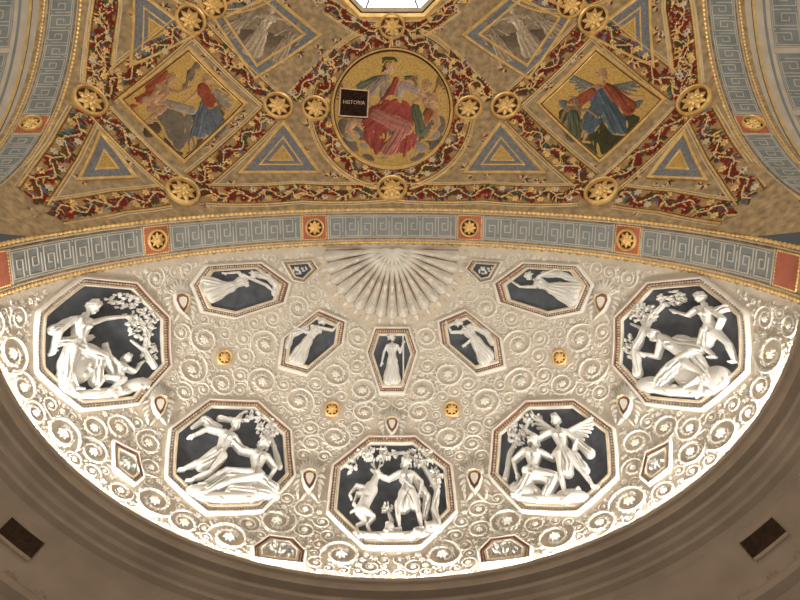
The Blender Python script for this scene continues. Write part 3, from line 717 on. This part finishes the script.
# ------------------------------------------------------------------ vault shell
mb = MB(); na = 128; an = np.linspace(0, TAU, na, endpoint=False)
def rsq(a): return min(X / max(abs(math.cos(a)), abs(math.sin(a))), RS * .9995)
OA = .287
def roct(a, A_=OA):
    b = (a + math.pi / 8) % (math.pi / 4) - math.pi / 8; return A_ / math.cos(b)
ro = np.array([roct(a) for a in an]); rq = np.array([rsq(a) for a in an])
ts = np.linspace(0, 1, 34) ** .7
Rg = ro[None] + (rq - ro)[None] * ts[:, None]
mb.grid(planF(Rg * np.cos(an), Rg * np.sin(an), Rg * 0), 0, cv=True)
mb.obj('ceiling_vault', [M_OCH])
FW = empty('garland_framework', (0, -QF, 1.2))
aa = np.linspace(0, TAU, 64, endpoint=False)
def octrings(lst, name, mats, parent):
    mb = MB()
    for (A0, h0), (A1, h1), mi in lst:
        rows = []
        for A_, h in ((A0, h0), (A1, h1)):
            r = np.array([roct(a, A_) for a in aa]); rows.append(planF(r * np.cos(aa), r * np.sin(aa), np.full(64, h)))
        mb.grid(np.stack(rows), mi, cv=True)
    return mb.obj(name, mats, parent=parent, smooth=False)
octrings((((.335, .002), (.328, .014), 0), ((.328, .014), (.315, .018), 0), ((.315, .018), (.305, .008), 1), ((.305, .008), (.29, .014), 2), ((.29, .014), (.287, .0), 0)), 'oculus_frame', [M_GOLD, M_BROWN, M_IVORY], FW)
octrings((((.287, 0), (.283, -.10), 0),), 'ceiling_oculus_drum', [M_CREAM], None)
oe = empty('window_1', (0, -QF, 1.54))
mb = MB(); r = np.array([roct(a, .30) for a in aa]); V = np.stack([r * np.cos(aa), r * np.sin(aa) - QF, 0 * aa + 1.545], 1)
mb.add(V, [tuple(range(64))]); mb.obj('glass_pane', [M_SKY], parent=oe, smooth=False)
mb = MB()
for a in np.arange(8) * TAU / 8 + TAU / 16:
    c, s_ = math.cos(a), math.sin(a); w = .004
    V = [(c * r_ - s_ * w * q, s_ * r_ + c * w * q - QF, z) for r_ in (0, .3) for q in (-1, 1) for z in (1.53, 1.54)]
    mb.add(V, [(0, 1, 3, 2), (4, 5, 7, 6), (0, 1, 5, 4), (2, 3, 7, 6), (0, 2, 6, 4)])
for rr_ in (.1, .2):
    aa2 = np.linspace(0, TAU, 33); P = np.stack([roct(0, rr_) * np.cos(aa2), roct(0, rr_) * np.sin(aa2) - QF, 0 * aa2 + 1.535], 1); tube(mb, P, np.tile([0, 0, 1.0], (33, 1)), .004)
mb.obj('glazing_bars', [M_LEAD], parent=oe)

# ------------------------------------------------------------------ vault decoration
U = .0041
VR = ((0, -0.5057, 1.2878), (4.103, 0, 0), (0, -4.046, 2.225))
VD = ((-0.7766, -0.5133, 1.0325), (3.037, -0.113, 2.361), (-0.400, -3.699, 2.209))
VT = ((-0.5246, -0.8141, 1.3134), (3.753, -0.230, 1.569), (-0.048, -3.967, 1.188))
def VF(v, mir=False): return vaultF(v[0], np.array(v[1]) / 1000, np.array(v[2]) / 1000, mir)
GM = [M_GREY, M_GOLD, M_GREYL, M_OCH, M_BROWN, M_MOS, M_TAN, M_IVORY, M_BURG]
RF = VF(VR)
def gband(mb, pts, w, mir):
    F, L = tanframe(pts, mir); garland(mb, F, L, w, U)
def gros(p, r, mir, xf):
    F, L = tanframe([p], mir); rosette(F, 0, 0, r, xf=xf, parent=FW)
mb = MB(); rg = np.random.default_rng(3)
cnt = 0
while cnt < 520:
    x, q = rg.uniform(-1.05, 1.05), rg.uniform(-1.05, 1.05)
    if x * x + q * q > 1.44 ** 2 or max(abs(x), abs(q)) < .36: continue
    F, L = tanframe([(x, q)]); ls = LeafSet(); p0 = rg.uniform(0, TAU); c = int(rg.integers(0, 4)); cnt += 1
    for s_ in (-1, 1):
        for j in range(4): ls.leaf(s_ * .004 * j * math.cos(p0), s_ * .004 * j * math.sin(p0), p0 + s_ * j * .7, (.026 - .003 * j), .0045, .0005, .0012, (c + j) % 4, s_ * .4)
    ls.dump(mb, F)
mb.obj('grotesque_sprays', [M_GOLD, M_BROWN, M_IVORY, M_BURG], parent=FW)
for k in range(4):
    xf = rotk(k); Fk = lambda a, b, h, xf=xf: xf(RF(a, b, h))
    ca = np.linspace(0, TAU, 120, endpoint=False)
    e = empty('ceiling_roundel_painting', xf(np.array(VR[0])))
    mb = MB(); ring = lambda r: np.stack([r * np.cos(ca), r * np.sin(ca)], 1)
    plate(mb, Fk, ring(61), [(0, .003), (.5, .010), (1.8, .011), (2.4, .004), (3.2, .004), (3.5, .003)], [1, 1, 4, 4, 5, 5], center=(0, 0), sub=1)
    rope(mb, Fk, ring(59.8), .9, .009, 1, True, hr=.004)
    mb.obj('roundel_frame_and_gold_ground', GM, parent=e)
    mb = MB(); garland(mb, Fk, ring(71), 20.5, 1.0, closed=True)
    rope(mb, Fk, ring(85), 1.2, .004, 1, True, hr=.005)
    mb.obj('fruit_wreath', BM, parent=e)
    mb = MB()
    for mir in (False, True):
        gband(mb, [(0.0, 1.018), (-.35, 1.018), (-.67, 1.012)], .090, mir)
        gband(mb, [(0, .375), (-.13, .37), (-.27, .28)], .06, mir)
    mb.obj('fruit_garland_band', BM, xf=xf, parent=FW)
    for mir in (False, True):
        G = planF if not mir else mirF(planF); mb = MB()
        plate(mb, G, [(-.575, .948), (-.275, .953), (-.431, .750)], [(0, .002), (0, .009), (.006, .010), (.009, .004), (.030, .004), (.031, .006), (.034, .006), (.035, .003), (.046, .003), (.047, .006), (.049, .006), (.050, .003)], [1, 1, 1, 0, 1, 1, 1, 0, 1, 1, 1, 5], sub=8)
        # stepped fret on the marble border
        mb.obj('marble_triangle_panel', GM, xf=xf, parent=FW)
        gros((-.312, .704), .056, mir, xf)
    gros((0, .366), .056, False, xf); gros((0, 1.013), .060, False, xf)

DFm = {}
for k in (0, 2):
    for mir in (False, True):
        xf = rotk(k)
        G = planF if not mir else mirF(planF)
        W2, FA, TP, BT = (-.455, .696), (-1.025, .700), (-.778, .378), (-.731, 1.004)
        mb = MB()
        def sh(p, q, s=.045):
            d = np.array(q) - np.array(p); d = d / np.hypot(*d); return [tuple(np.array(p) + d * s), tuple(np.array(q) - d * s)]
        for p, q in ((W2, TP), (TP, FA), (FA, BT), (BT, W2)): gband(mb, sh(p, q), .090, mir)
        gband(mb, [(-.775, 1.012), (-.88, 1.018), (-.98, 1.03)], .09, mir); gband(mb, [(-1.028, .745), (-1.035, .86), (-1.03, .985)], .09, mir)
        gband(mb, [(-1.018, .655), (-1.02, .35), (-1.02, .05)], .09, mir)
        gband(mb, [(-.74, .34), (-.56, .18)], .06, mir); gband(mb, [(-.40, .66), (-.24, .48)], .05, mir)
        mb.obj('fruit_garland_band', BM, xf=xf, parent=FW)
        for p in (W2, FA, TP, BT): gros(p, .060, mir, xf)
        mb = MB()
        plate(mb, G, [(-.985, .950), (-.858, .952), (-.985, .79)], [(0, .002), (0, .008), (.004, .009), (.006, .003), (.019, .003), (.020, .006), (.022, .006), (.023, .003)], [1, 1, 1, 0, 1, 1, 1, 5], sub=6)
        mb.obj('marble_triangle_panel', GM, xf=xf, parent=FW)
        tf = VF(VT, False); TFx = tf if not mir else mirF(tf)
        e = empty('grisaille_trapezoid_panel', xf(mirx(np.array(VT[0])) if mir else np.array(VT[0])))
        TFk = lambda a, b, h, xf=xf, g=TFx: xf(g(a, b, h))
        mb = MB(); plate(mb, TFk, [(62, -6), (-8, -50), (-54, 18), (0, 46)], [(0, .002), (0, .009), (2, .010), (3, .003), (9, .003), (9.5, .007), (11, .007), (11.5, .003)], [1, 1, 1, 0, 1, 1, 1, 6], sub=10)
        mb.obj('marble_border_and_ground', GM, parent=e)
        if k == 0:
            g1 = (.54, .44, .32); g2 = (.42, .34, .24)
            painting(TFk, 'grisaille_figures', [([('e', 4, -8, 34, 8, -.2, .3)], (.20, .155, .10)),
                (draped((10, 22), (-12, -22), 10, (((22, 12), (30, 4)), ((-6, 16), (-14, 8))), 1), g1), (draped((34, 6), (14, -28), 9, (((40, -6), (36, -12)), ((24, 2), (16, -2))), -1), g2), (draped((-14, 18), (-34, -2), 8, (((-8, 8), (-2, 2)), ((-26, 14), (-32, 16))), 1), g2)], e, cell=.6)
        df = VF(VD, False); dfx = df if not mir else mirF(df); DFk = lambda a, b, h, xf=xf, g=dfx: xf(g(a, b, h))
        e = empty('ceiling_diamond_painting', xf(mirx(np.array(VD[0])) if mir else np.array(VD[0])))
        mb = MB(); plate(mb, DFk, [(66, -1), (3, 59), (-65, 3), (-2, -60)], [(0, .002), (0, .010), (2, .011), (3, .004), (4.2, .004), (4.6, .003)], [1, 1, 1, 4, 1, 5], sub=10)
        mb.obj('gilt_frame_and_gold_ground', GM, parent=e)
        DFm[(k, mir)] = (DFk, e)

Fd, e = DFm[(0, False)]
nude = (.55, .33, .19)
man = body(J(hd=(-14, 26), nk=(-19, 22), sl=(-27, 19), sr=(-17, 12), el=(-6, 13), al=(3, 17), er=(-24, 3), ar=(-14, -1), hl=(-38, 4), hr=(-33, -4), kl=(-24, -6), fl=(-38, -16), kr=(-20, -3), fr=(-33, -14)), 12.5, 1, 1, 'beard')
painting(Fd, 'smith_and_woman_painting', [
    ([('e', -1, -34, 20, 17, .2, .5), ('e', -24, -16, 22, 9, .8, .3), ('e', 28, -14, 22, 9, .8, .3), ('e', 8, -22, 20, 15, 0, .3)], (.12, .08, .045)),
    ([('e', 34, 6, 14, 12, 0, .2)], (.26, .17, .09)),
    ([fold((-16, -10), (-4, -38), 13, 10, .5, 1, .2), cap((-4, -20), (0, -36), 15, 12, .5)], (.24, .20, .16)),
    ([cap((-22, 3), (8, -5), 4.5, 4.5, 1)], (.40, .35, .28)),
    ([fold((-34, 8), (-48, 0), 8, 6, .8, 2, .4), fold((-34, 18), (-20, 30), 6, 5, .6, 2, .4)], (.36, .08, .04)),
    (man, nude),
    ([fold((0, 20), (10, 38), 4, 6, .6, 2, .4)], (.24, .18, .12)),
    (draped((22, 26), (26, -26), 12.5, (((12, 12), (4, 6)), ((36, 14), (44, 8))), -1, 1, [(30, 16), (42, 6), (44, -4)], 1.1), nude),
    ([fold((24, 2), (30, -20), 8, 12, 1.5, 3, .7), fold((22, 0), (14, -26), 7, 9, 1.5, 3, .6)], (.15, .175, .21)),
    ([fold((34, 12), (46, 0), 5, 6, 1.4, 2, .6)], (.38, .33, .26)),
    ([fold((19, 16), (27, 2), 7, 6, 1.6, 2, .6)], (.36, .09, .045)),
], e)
Fd2, e = DFm[(0, True)]
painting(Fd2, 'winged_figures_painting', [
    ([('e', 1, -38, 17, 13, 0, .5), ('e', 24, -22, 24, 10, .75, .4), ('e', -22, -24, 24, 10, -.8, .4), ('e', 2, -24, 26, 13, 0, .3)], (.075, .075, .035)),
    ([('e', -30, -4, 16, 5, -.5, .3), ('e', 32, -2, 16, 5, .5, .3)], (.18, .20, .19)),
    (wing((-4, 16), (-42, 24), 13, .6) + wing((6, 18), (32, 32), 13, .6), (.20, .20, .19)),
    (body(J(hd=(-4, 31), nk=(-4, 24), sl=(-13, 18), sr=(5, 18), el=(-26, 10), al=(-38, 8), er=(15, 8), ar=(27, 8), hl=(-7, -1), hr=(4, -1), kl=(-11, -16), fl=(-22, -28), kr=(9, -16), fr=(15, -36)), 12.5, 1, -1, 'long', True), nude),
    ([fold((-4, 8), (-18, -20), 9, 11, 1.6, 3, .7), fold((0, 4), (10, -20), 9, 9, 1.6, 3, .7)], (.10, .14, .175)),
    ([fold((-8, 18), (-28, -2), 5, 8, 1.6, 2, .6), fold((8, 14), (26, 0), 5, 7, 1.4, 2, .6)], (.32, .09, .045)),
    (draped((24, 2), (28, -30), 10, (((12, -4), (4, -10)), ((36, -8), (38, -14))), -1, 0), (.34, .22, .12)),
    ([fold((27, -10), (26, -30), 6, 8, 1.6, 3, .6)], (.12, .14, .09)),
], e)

e = [o for o in bpy.data.objects if o.name.startswith('ceiling_roundel_painting')][0]
skin = (.64, .40, .25)
woman = body(J(hd=(-3, 42), nk=(-2, 33), sl=(-13, 28), sr=(10, 27), el=(-26, 16), al=(-20, 3), er=(25, 20), ar=(36, 12), hl=(-8, 2), hr=(8, 2), kl=(-15, -12), fl=(-12, -38), kr=(14, -12), fr=(10, -40)), 14, 1.5, 1, 'long', True)
pl = body(J(hd=(-38, 14), nk=(-37, 7), sl=(-44, 2), sr=(-30, 3), el=(-48, -5), al=(-41, -10), er=(-25, 4), ar=(-24, 12), hl=(-39, -13), hr=(-32, -13), kl=(-44, -21), fl=(-34, -31), kr=(-25, -21), fr=(-21, -33)), 13, 1, 1, 'short')
pr = body(J(hd=(35, 24), nk=(37, 17), sl=(29, 13), sr=(44, 12), el=(22, 8), al=(20, -2), er=(49, 3), ar=(42, -6), hl=(34, -4), hr=(42, -5), kl=(28, -14), fl=(24, -28), kr=(46, -15), fr=(36, -29)), 13, 1, -1, 'short')
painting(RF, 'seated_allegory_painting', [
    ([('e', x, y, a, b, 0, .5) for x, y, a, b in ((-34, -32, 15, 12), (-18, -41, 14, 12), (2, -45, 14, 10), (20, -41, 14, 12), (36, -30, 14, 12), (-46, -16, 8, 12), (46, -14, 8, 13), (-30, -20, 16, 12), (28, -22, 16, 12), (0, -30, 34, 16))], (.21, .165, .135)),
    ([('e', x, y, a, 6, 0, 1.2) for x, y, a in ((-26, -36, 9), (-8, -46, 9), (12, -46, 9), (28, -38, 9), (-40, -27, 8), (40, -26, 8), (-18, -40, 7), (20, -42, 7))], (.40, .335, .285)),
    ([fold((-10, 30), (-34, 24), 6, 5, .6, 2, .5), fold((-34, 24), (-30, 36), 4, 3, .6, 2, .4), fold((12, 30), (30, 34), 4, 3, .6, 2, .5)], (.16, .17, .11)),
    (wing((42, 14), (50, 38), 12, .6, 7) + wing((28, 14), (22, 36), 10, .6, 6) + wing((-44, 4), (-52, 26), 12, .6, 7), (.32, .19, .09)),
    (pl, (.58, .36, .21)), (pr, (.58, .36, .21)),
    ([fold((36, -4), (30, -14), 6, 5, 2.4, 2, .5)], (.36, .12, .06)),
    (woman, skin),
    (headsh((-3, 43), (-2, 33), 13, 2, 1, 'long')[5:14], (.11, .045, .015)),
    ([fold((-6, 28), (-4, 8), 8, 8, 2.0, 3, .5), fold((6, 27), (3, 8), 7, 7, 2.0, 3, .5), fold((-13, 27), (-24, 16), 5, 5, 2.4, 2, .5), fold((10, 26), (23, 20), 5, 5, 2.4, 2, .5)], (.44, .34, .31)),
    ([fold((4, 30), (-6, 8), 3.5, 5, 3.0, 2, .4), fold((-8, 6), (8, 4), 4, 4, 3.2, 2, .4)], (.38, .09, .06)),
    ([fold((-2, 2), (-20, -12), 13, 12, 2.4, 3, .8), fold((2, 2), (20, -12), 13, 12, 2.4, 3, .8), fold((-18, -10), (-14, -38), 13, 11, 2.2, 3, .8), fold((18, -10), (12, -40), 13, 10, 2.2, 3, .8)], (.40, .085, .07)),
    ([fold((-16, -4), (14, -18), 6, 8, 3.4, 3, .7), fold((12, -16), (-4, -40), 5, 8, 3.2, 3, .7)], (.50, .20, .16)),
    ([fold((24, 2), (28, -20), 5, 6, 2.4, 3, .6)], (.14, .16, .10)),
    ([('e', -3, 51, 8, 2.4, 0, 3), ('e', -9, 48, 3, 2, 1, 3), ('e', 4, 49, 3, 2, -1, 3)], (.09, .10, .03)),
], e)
mb = MB(); plate(mb, RF, [(-23, 19), (-53, 20), (-54, -9), (-24, -9)], [(0, .004), (0, .012), (1, .0125), (1.3, .012)], [0, 1, 1, 2], sub=4)
mb.obj('inscribed_tablet', [M_BROWN, M_GOLDP, M_BLACK], parent=e)
for txt, yy, sz in (('HISTORIA', 4.0, 5.4),):
    cu = bpy.data.curves.new('t', 'FONT'); cu.body = txt; cu.size = sz; cu.align_x = 'CENTER'; cu.resolution_u = 2
    to = bpy.data.objects.new('t', cu); bpy.context.collection.objects.link(to); bpy.context.view_layer.update()
    tm = to.to_mesh(); V = np.array([v.co[:] for v in tm.vertices]); Fc = [tuple(p.vertices) for p in tm.polygons]; to.to_mesh_clear(); bpy.data.objects.remove(to)
    mb = MB(); mb.add(RF(V[:, 0] * .95 - 38.5, V[:, 1] + yy, np.full(len(V), .0135)), Fc); mb.obj('tablet_lettering', [M_GOLDP], parent=e, smooth=False)

# ------------------------------------------------------------------ cornice and walls
prof = [(.0, -.0), (.004, -.085), (-.028, -.085), (-.028, -.047), (-.036, -.045), (-.036, -.058), (-.024, -.060), (-.024, -.075), (-.006, -.078), (-.002, -.088), (-.002, -.098), (-.014, -.104), (-.014, -.114), (.004, -.118), (.008, -.130), (.020, -.134), (.020, -.150), (.008, -.154), (.008, -.164), (.026, -.168), (.032, -.182), (.036, -.186), (.037, -.36), (.018, -.364), (.010, -.376), (.010, -.392), (.030, -.40), (.036, -.42), (.05, -.43), (.05, -Z0 / S)]
tE = np.linspace(-math.pi / 2, math.pi / 2, 97)
def cpath():
    P = [(-1, -WB), (-1, -WB / 2)] + [(math.sin(t), D * math.cos(t)) for t in tE] + [(1, -WB / 2), (1, -WB)]
    P = np.array(P); T = np.gradient(P, axis=0); T /= np.hypot(*T.T)[:, None]; return P, np.stack([-T[:, 1], T[:, 0]], 1)
CP, CN = cpath()
def sweep(P, Nn, prof):
    mb = MB()
    for (o0, z0), (o1, z1) in zip(prof[:-1], prof[1:]):
        mb.grid(np.stack([np.column_stack([P + Nn * o, np.full(len(P), z)]) for o, z in ((o0, z0), (o1, z1))]), 0)
    return mb
WA = sweep(CP, CN, prof).obj('wall_apse', [M_STONE])
for k in (1, 2, 3):
    for sgn in (-1, 1):
        P = np.array([(sgn * 1.0, -QF + X), (sgn * 1.0, -QF + 1.7), (sgn * 1.0, -QF + 2.4)]); Nn = np.tile([sgn * 1.0, 0], (3, 1))
        sweep(P, Nn, prof).obj('wall_side', [M_STONE], xf=rotk(k))
    mb = MB(); ss = np.linspace(-math.pi / 2, math.pi / 2, 61)
    def bF(s, t, h):
        s = np.asarray(s, float); r = 1.045 - np.asarray(h); return np.stack([r * np.sin(s), np.asarray(t) + 0 * s, r * np.cos(s)], -1)
    for t0, t1, mi in ((0, .025, 0), (.025, .035, 1), (.035, .06, 0), (.06, .07, 1), (.07, .10, 0), (.10, .11, 2), (.11, .24, 0), (.24, .25, 1), (.25, .40, 0), (.40, .41, 1), (.41, 1.2, 0)):
        A_, T_ = np.meshgrid(ss, np.array([t0, t1]), indexing='ij'); mb.grid(bF(A_, T_, A_ * 0 + (.005 if mi == 1 else 0)), mi)
    for j in range(-6, 6): keyband(mb, bF, j * .26 + .012, j * .26 + .248, .125, .225, 3, 2, 5)
    A_, R_ = np.meshgrid(ss, np.array([1.0, 1.045]), indexing='ij'); mb.grid(np.stack([R_ * np.sin(A_), 0 * A_, R_ * np.cos(A_)], -1), 0)
    ls = LeafSet()
    for i in range(110):
        s_ = -math.pi / 2 + .03 + i * (math.pi - .06) / 109
        for q in (-1, 1):
            ls.leaf(s_, .325, q * (.5 + .6 * (i % 2)), .035, .006, .001, .005, 4 if i % 3 else 1, .3 * q); ls.leaf(s_, .325, math.pi - q * (.5 + .6 * (i % 2)), .035, .006, .001, .005, 3, .3 * q)
    ls.dump(mb, bF)
    R_ = np.linspace(0.001, 1.045, 4); A_, RR = np.meshgrid(ss, R_, indexing='ij'); mb.grid(np.stack([RR * np.sin(A_), 0 * A_ + 1.2, RR * np.cos(A_)], -1), 0)
    mb.obj('ceiling_side_barrel_vault', [M_CREAM, M_GOLD, M_KEYB, M_GOLDP, M_ORN, M_KEYW], xf=rotk(k), smooth=False)
    mb = MB(); z = -Z0 / S; mb.add([(-1.06, 1.2, .02), (1.06, 1.2, .02), (1.06, 1.2, z), (-1.06, 1.2, z)], [(0, 1, 2, 3)]); mb.obj('wall_end', [M_STONE], xf=rotk(k))
for k in range(4):
    mb = MB(); z = -Z0 / S; mb.add([(-1.0, -QF + X, .01), (-X, -QF + 1.0, .01), (-X, -QF + 1.0, z), (-1.0, -QF + X, z)], [(0, 1, 2, 3)]); mb.obj('wall_pier', [M_STONE], xf=rotk(k))
for mir in (False, True):
    t_ = np.radians(-np.linspace(50.5, 56.5, 6)); Pp = np.stack([np.sin(t_), D * np.cos(t_)], 1)
    Nn = np.stack([np.sin(t_), np.cos(t_) / D], 1); Nn /= np.hypot(*Nn.T)[:, None]; mb = MB()
    rows = [np.column_stack([Pp + Nn * o, np.full(6, z)]) for o, z in ((.036, -.214), (.031, -.214), (.030, -.222), (.030, -.280), (.031, -.288), (.036, -.288))]
    for i in range(5): mb.grid(np.stack([rows[i], rows[i + 1]]), 1 if i == 2 else 0)
    mb.obj('dark_marble_inlay', [M_STONE, M_BLACK], xf=mirx if mir else None, parent=WA)
    ls = LeafSet(); mb = MB()
    def cF(a, b, h):
        t = np.asarray(a); P = np.stack([np.sin(t), D * np.cos(t)], -1); N_ = np.stack([np.sin(t), np.cos(t) / D], -1); N_ = N_ / np.linalg.norm(N_, axis=-1)[..., None]
        o = .037 - np.asarray(h); Q = P + N_ * o[..., None]; return np.stack([Q[..., 0], Q[..., 1], np.asarray(b) + 0 * t], -1)
    for tc_ in np.radians(-np.arange(42, 88, 4.5)):
        for q in (-2, -1, 0, 1, 2): ls.leaf(tc_, -.36, math.pi / 2 + q * .5, .035 - .004 * abs(q), .007, 0, .010, 0)
    ls.dump(mb, cF); mb.obj('acanthus_frieze', [M_STONE], xf=mirx if mir else None, parent=WA)
mb = MB(); L_ = 9 / S; mb.add([(-L_, -L_ - 1, -Z0 / S), (L_, -L_ - 1, -Z0 / S), (L_, L_ - 1, -Z0 / S), (-L_, L_ - 1, -Z0 / S)], [(0, 1, 2, 3)]); mb.obj('floor', [M_FLOOR])

# ------------------------------------------------------------------ lights
def area(name, loc, direction, sx, sy, power, col):
    l = bpy.data.lights.new(name, 'AREA'); l.shape = 'RECTANGLE'; l.size = sx; l.size_y = sy; l.energy = power; l.color = col
    o = bpy.data.objects.new(name, l); bpy.context.collection.objects.link(o); o.location = Vector(wd(np.array(loc, float)))
    o.rotation_euler = Vector(direction).to_track_quat('-Z', 'Y').to_euler(); return o
for i in range(6, 96, 6):
    p = CP[i]; q = p - CN[i] * .012; t = CP[i + 1] - CP[i - 1]
    l = area('cove_light', (q[0], q[1], -.07), (0, 0, 1), .56, .05, 10.5, (1, .965, .915))
    z = Vector((0, 0, 1)); xax = Vector((t[0], t[1], 0)).normalized(); yax = z.cross(xax)
    m = Matrix((xax, -yax, xax.cross(-yax))).transposed()
    if m.col[2].z > 0: m = Matrix((xax, yax, xax.cross(yax))).transposed()
    l.rotation_euler = m.to_euler()
area('fill_uplight', (0, -1.3, -1.75), (0, .0, 1), 1.6, 1.6, 205, (1, .93, .82))  # added general fill from below camera level, no fixture of the room
for sx_ in (-1, 1):
    area('fill_uplight', (.6 * sx_, -.95, -.6), (0, .0, 1), .35, .35, 46, (1, .93, .81))  # added pair of fills that brighten the vault
    area('side_bay_fill', (1.5 * sx_, -1.2, -.2), (.0, .0, 1), .6, .6, 32, (1, .92, .80))  # added fill to lift the dark side barrels, no fixture there
w = bpy.data.worlds.new('w'); bpy.context.scene.world = w; w.use_nodes = True
w.node_tree.nodes['Background'].inputs[0].default_value = (1, .92, .82, 1); w.node_tree.nodes['Background'].inputs[1].default_value = .08

# ------------------------------------------------------------------ camera
cam = bpy.data.cameras.new('camera'); co = bpy.data.objects.new('camera', cam); bpy.context.collection.objects.link(co)
co.location = Vector(wd(np.array([0, -.38787, -1.59958]))); co.rotation_euler = (math.pi / 2 + 1.33994, 0, 0)
cam.sensor_width = 36; cam.lens = 678.535 / 800 * 36; cam.shift_x = .01; cam.clip_start = .05
bpy.context.scene.camera = co
bpy.context.scene.view_settings.view_transform = 'Standard'
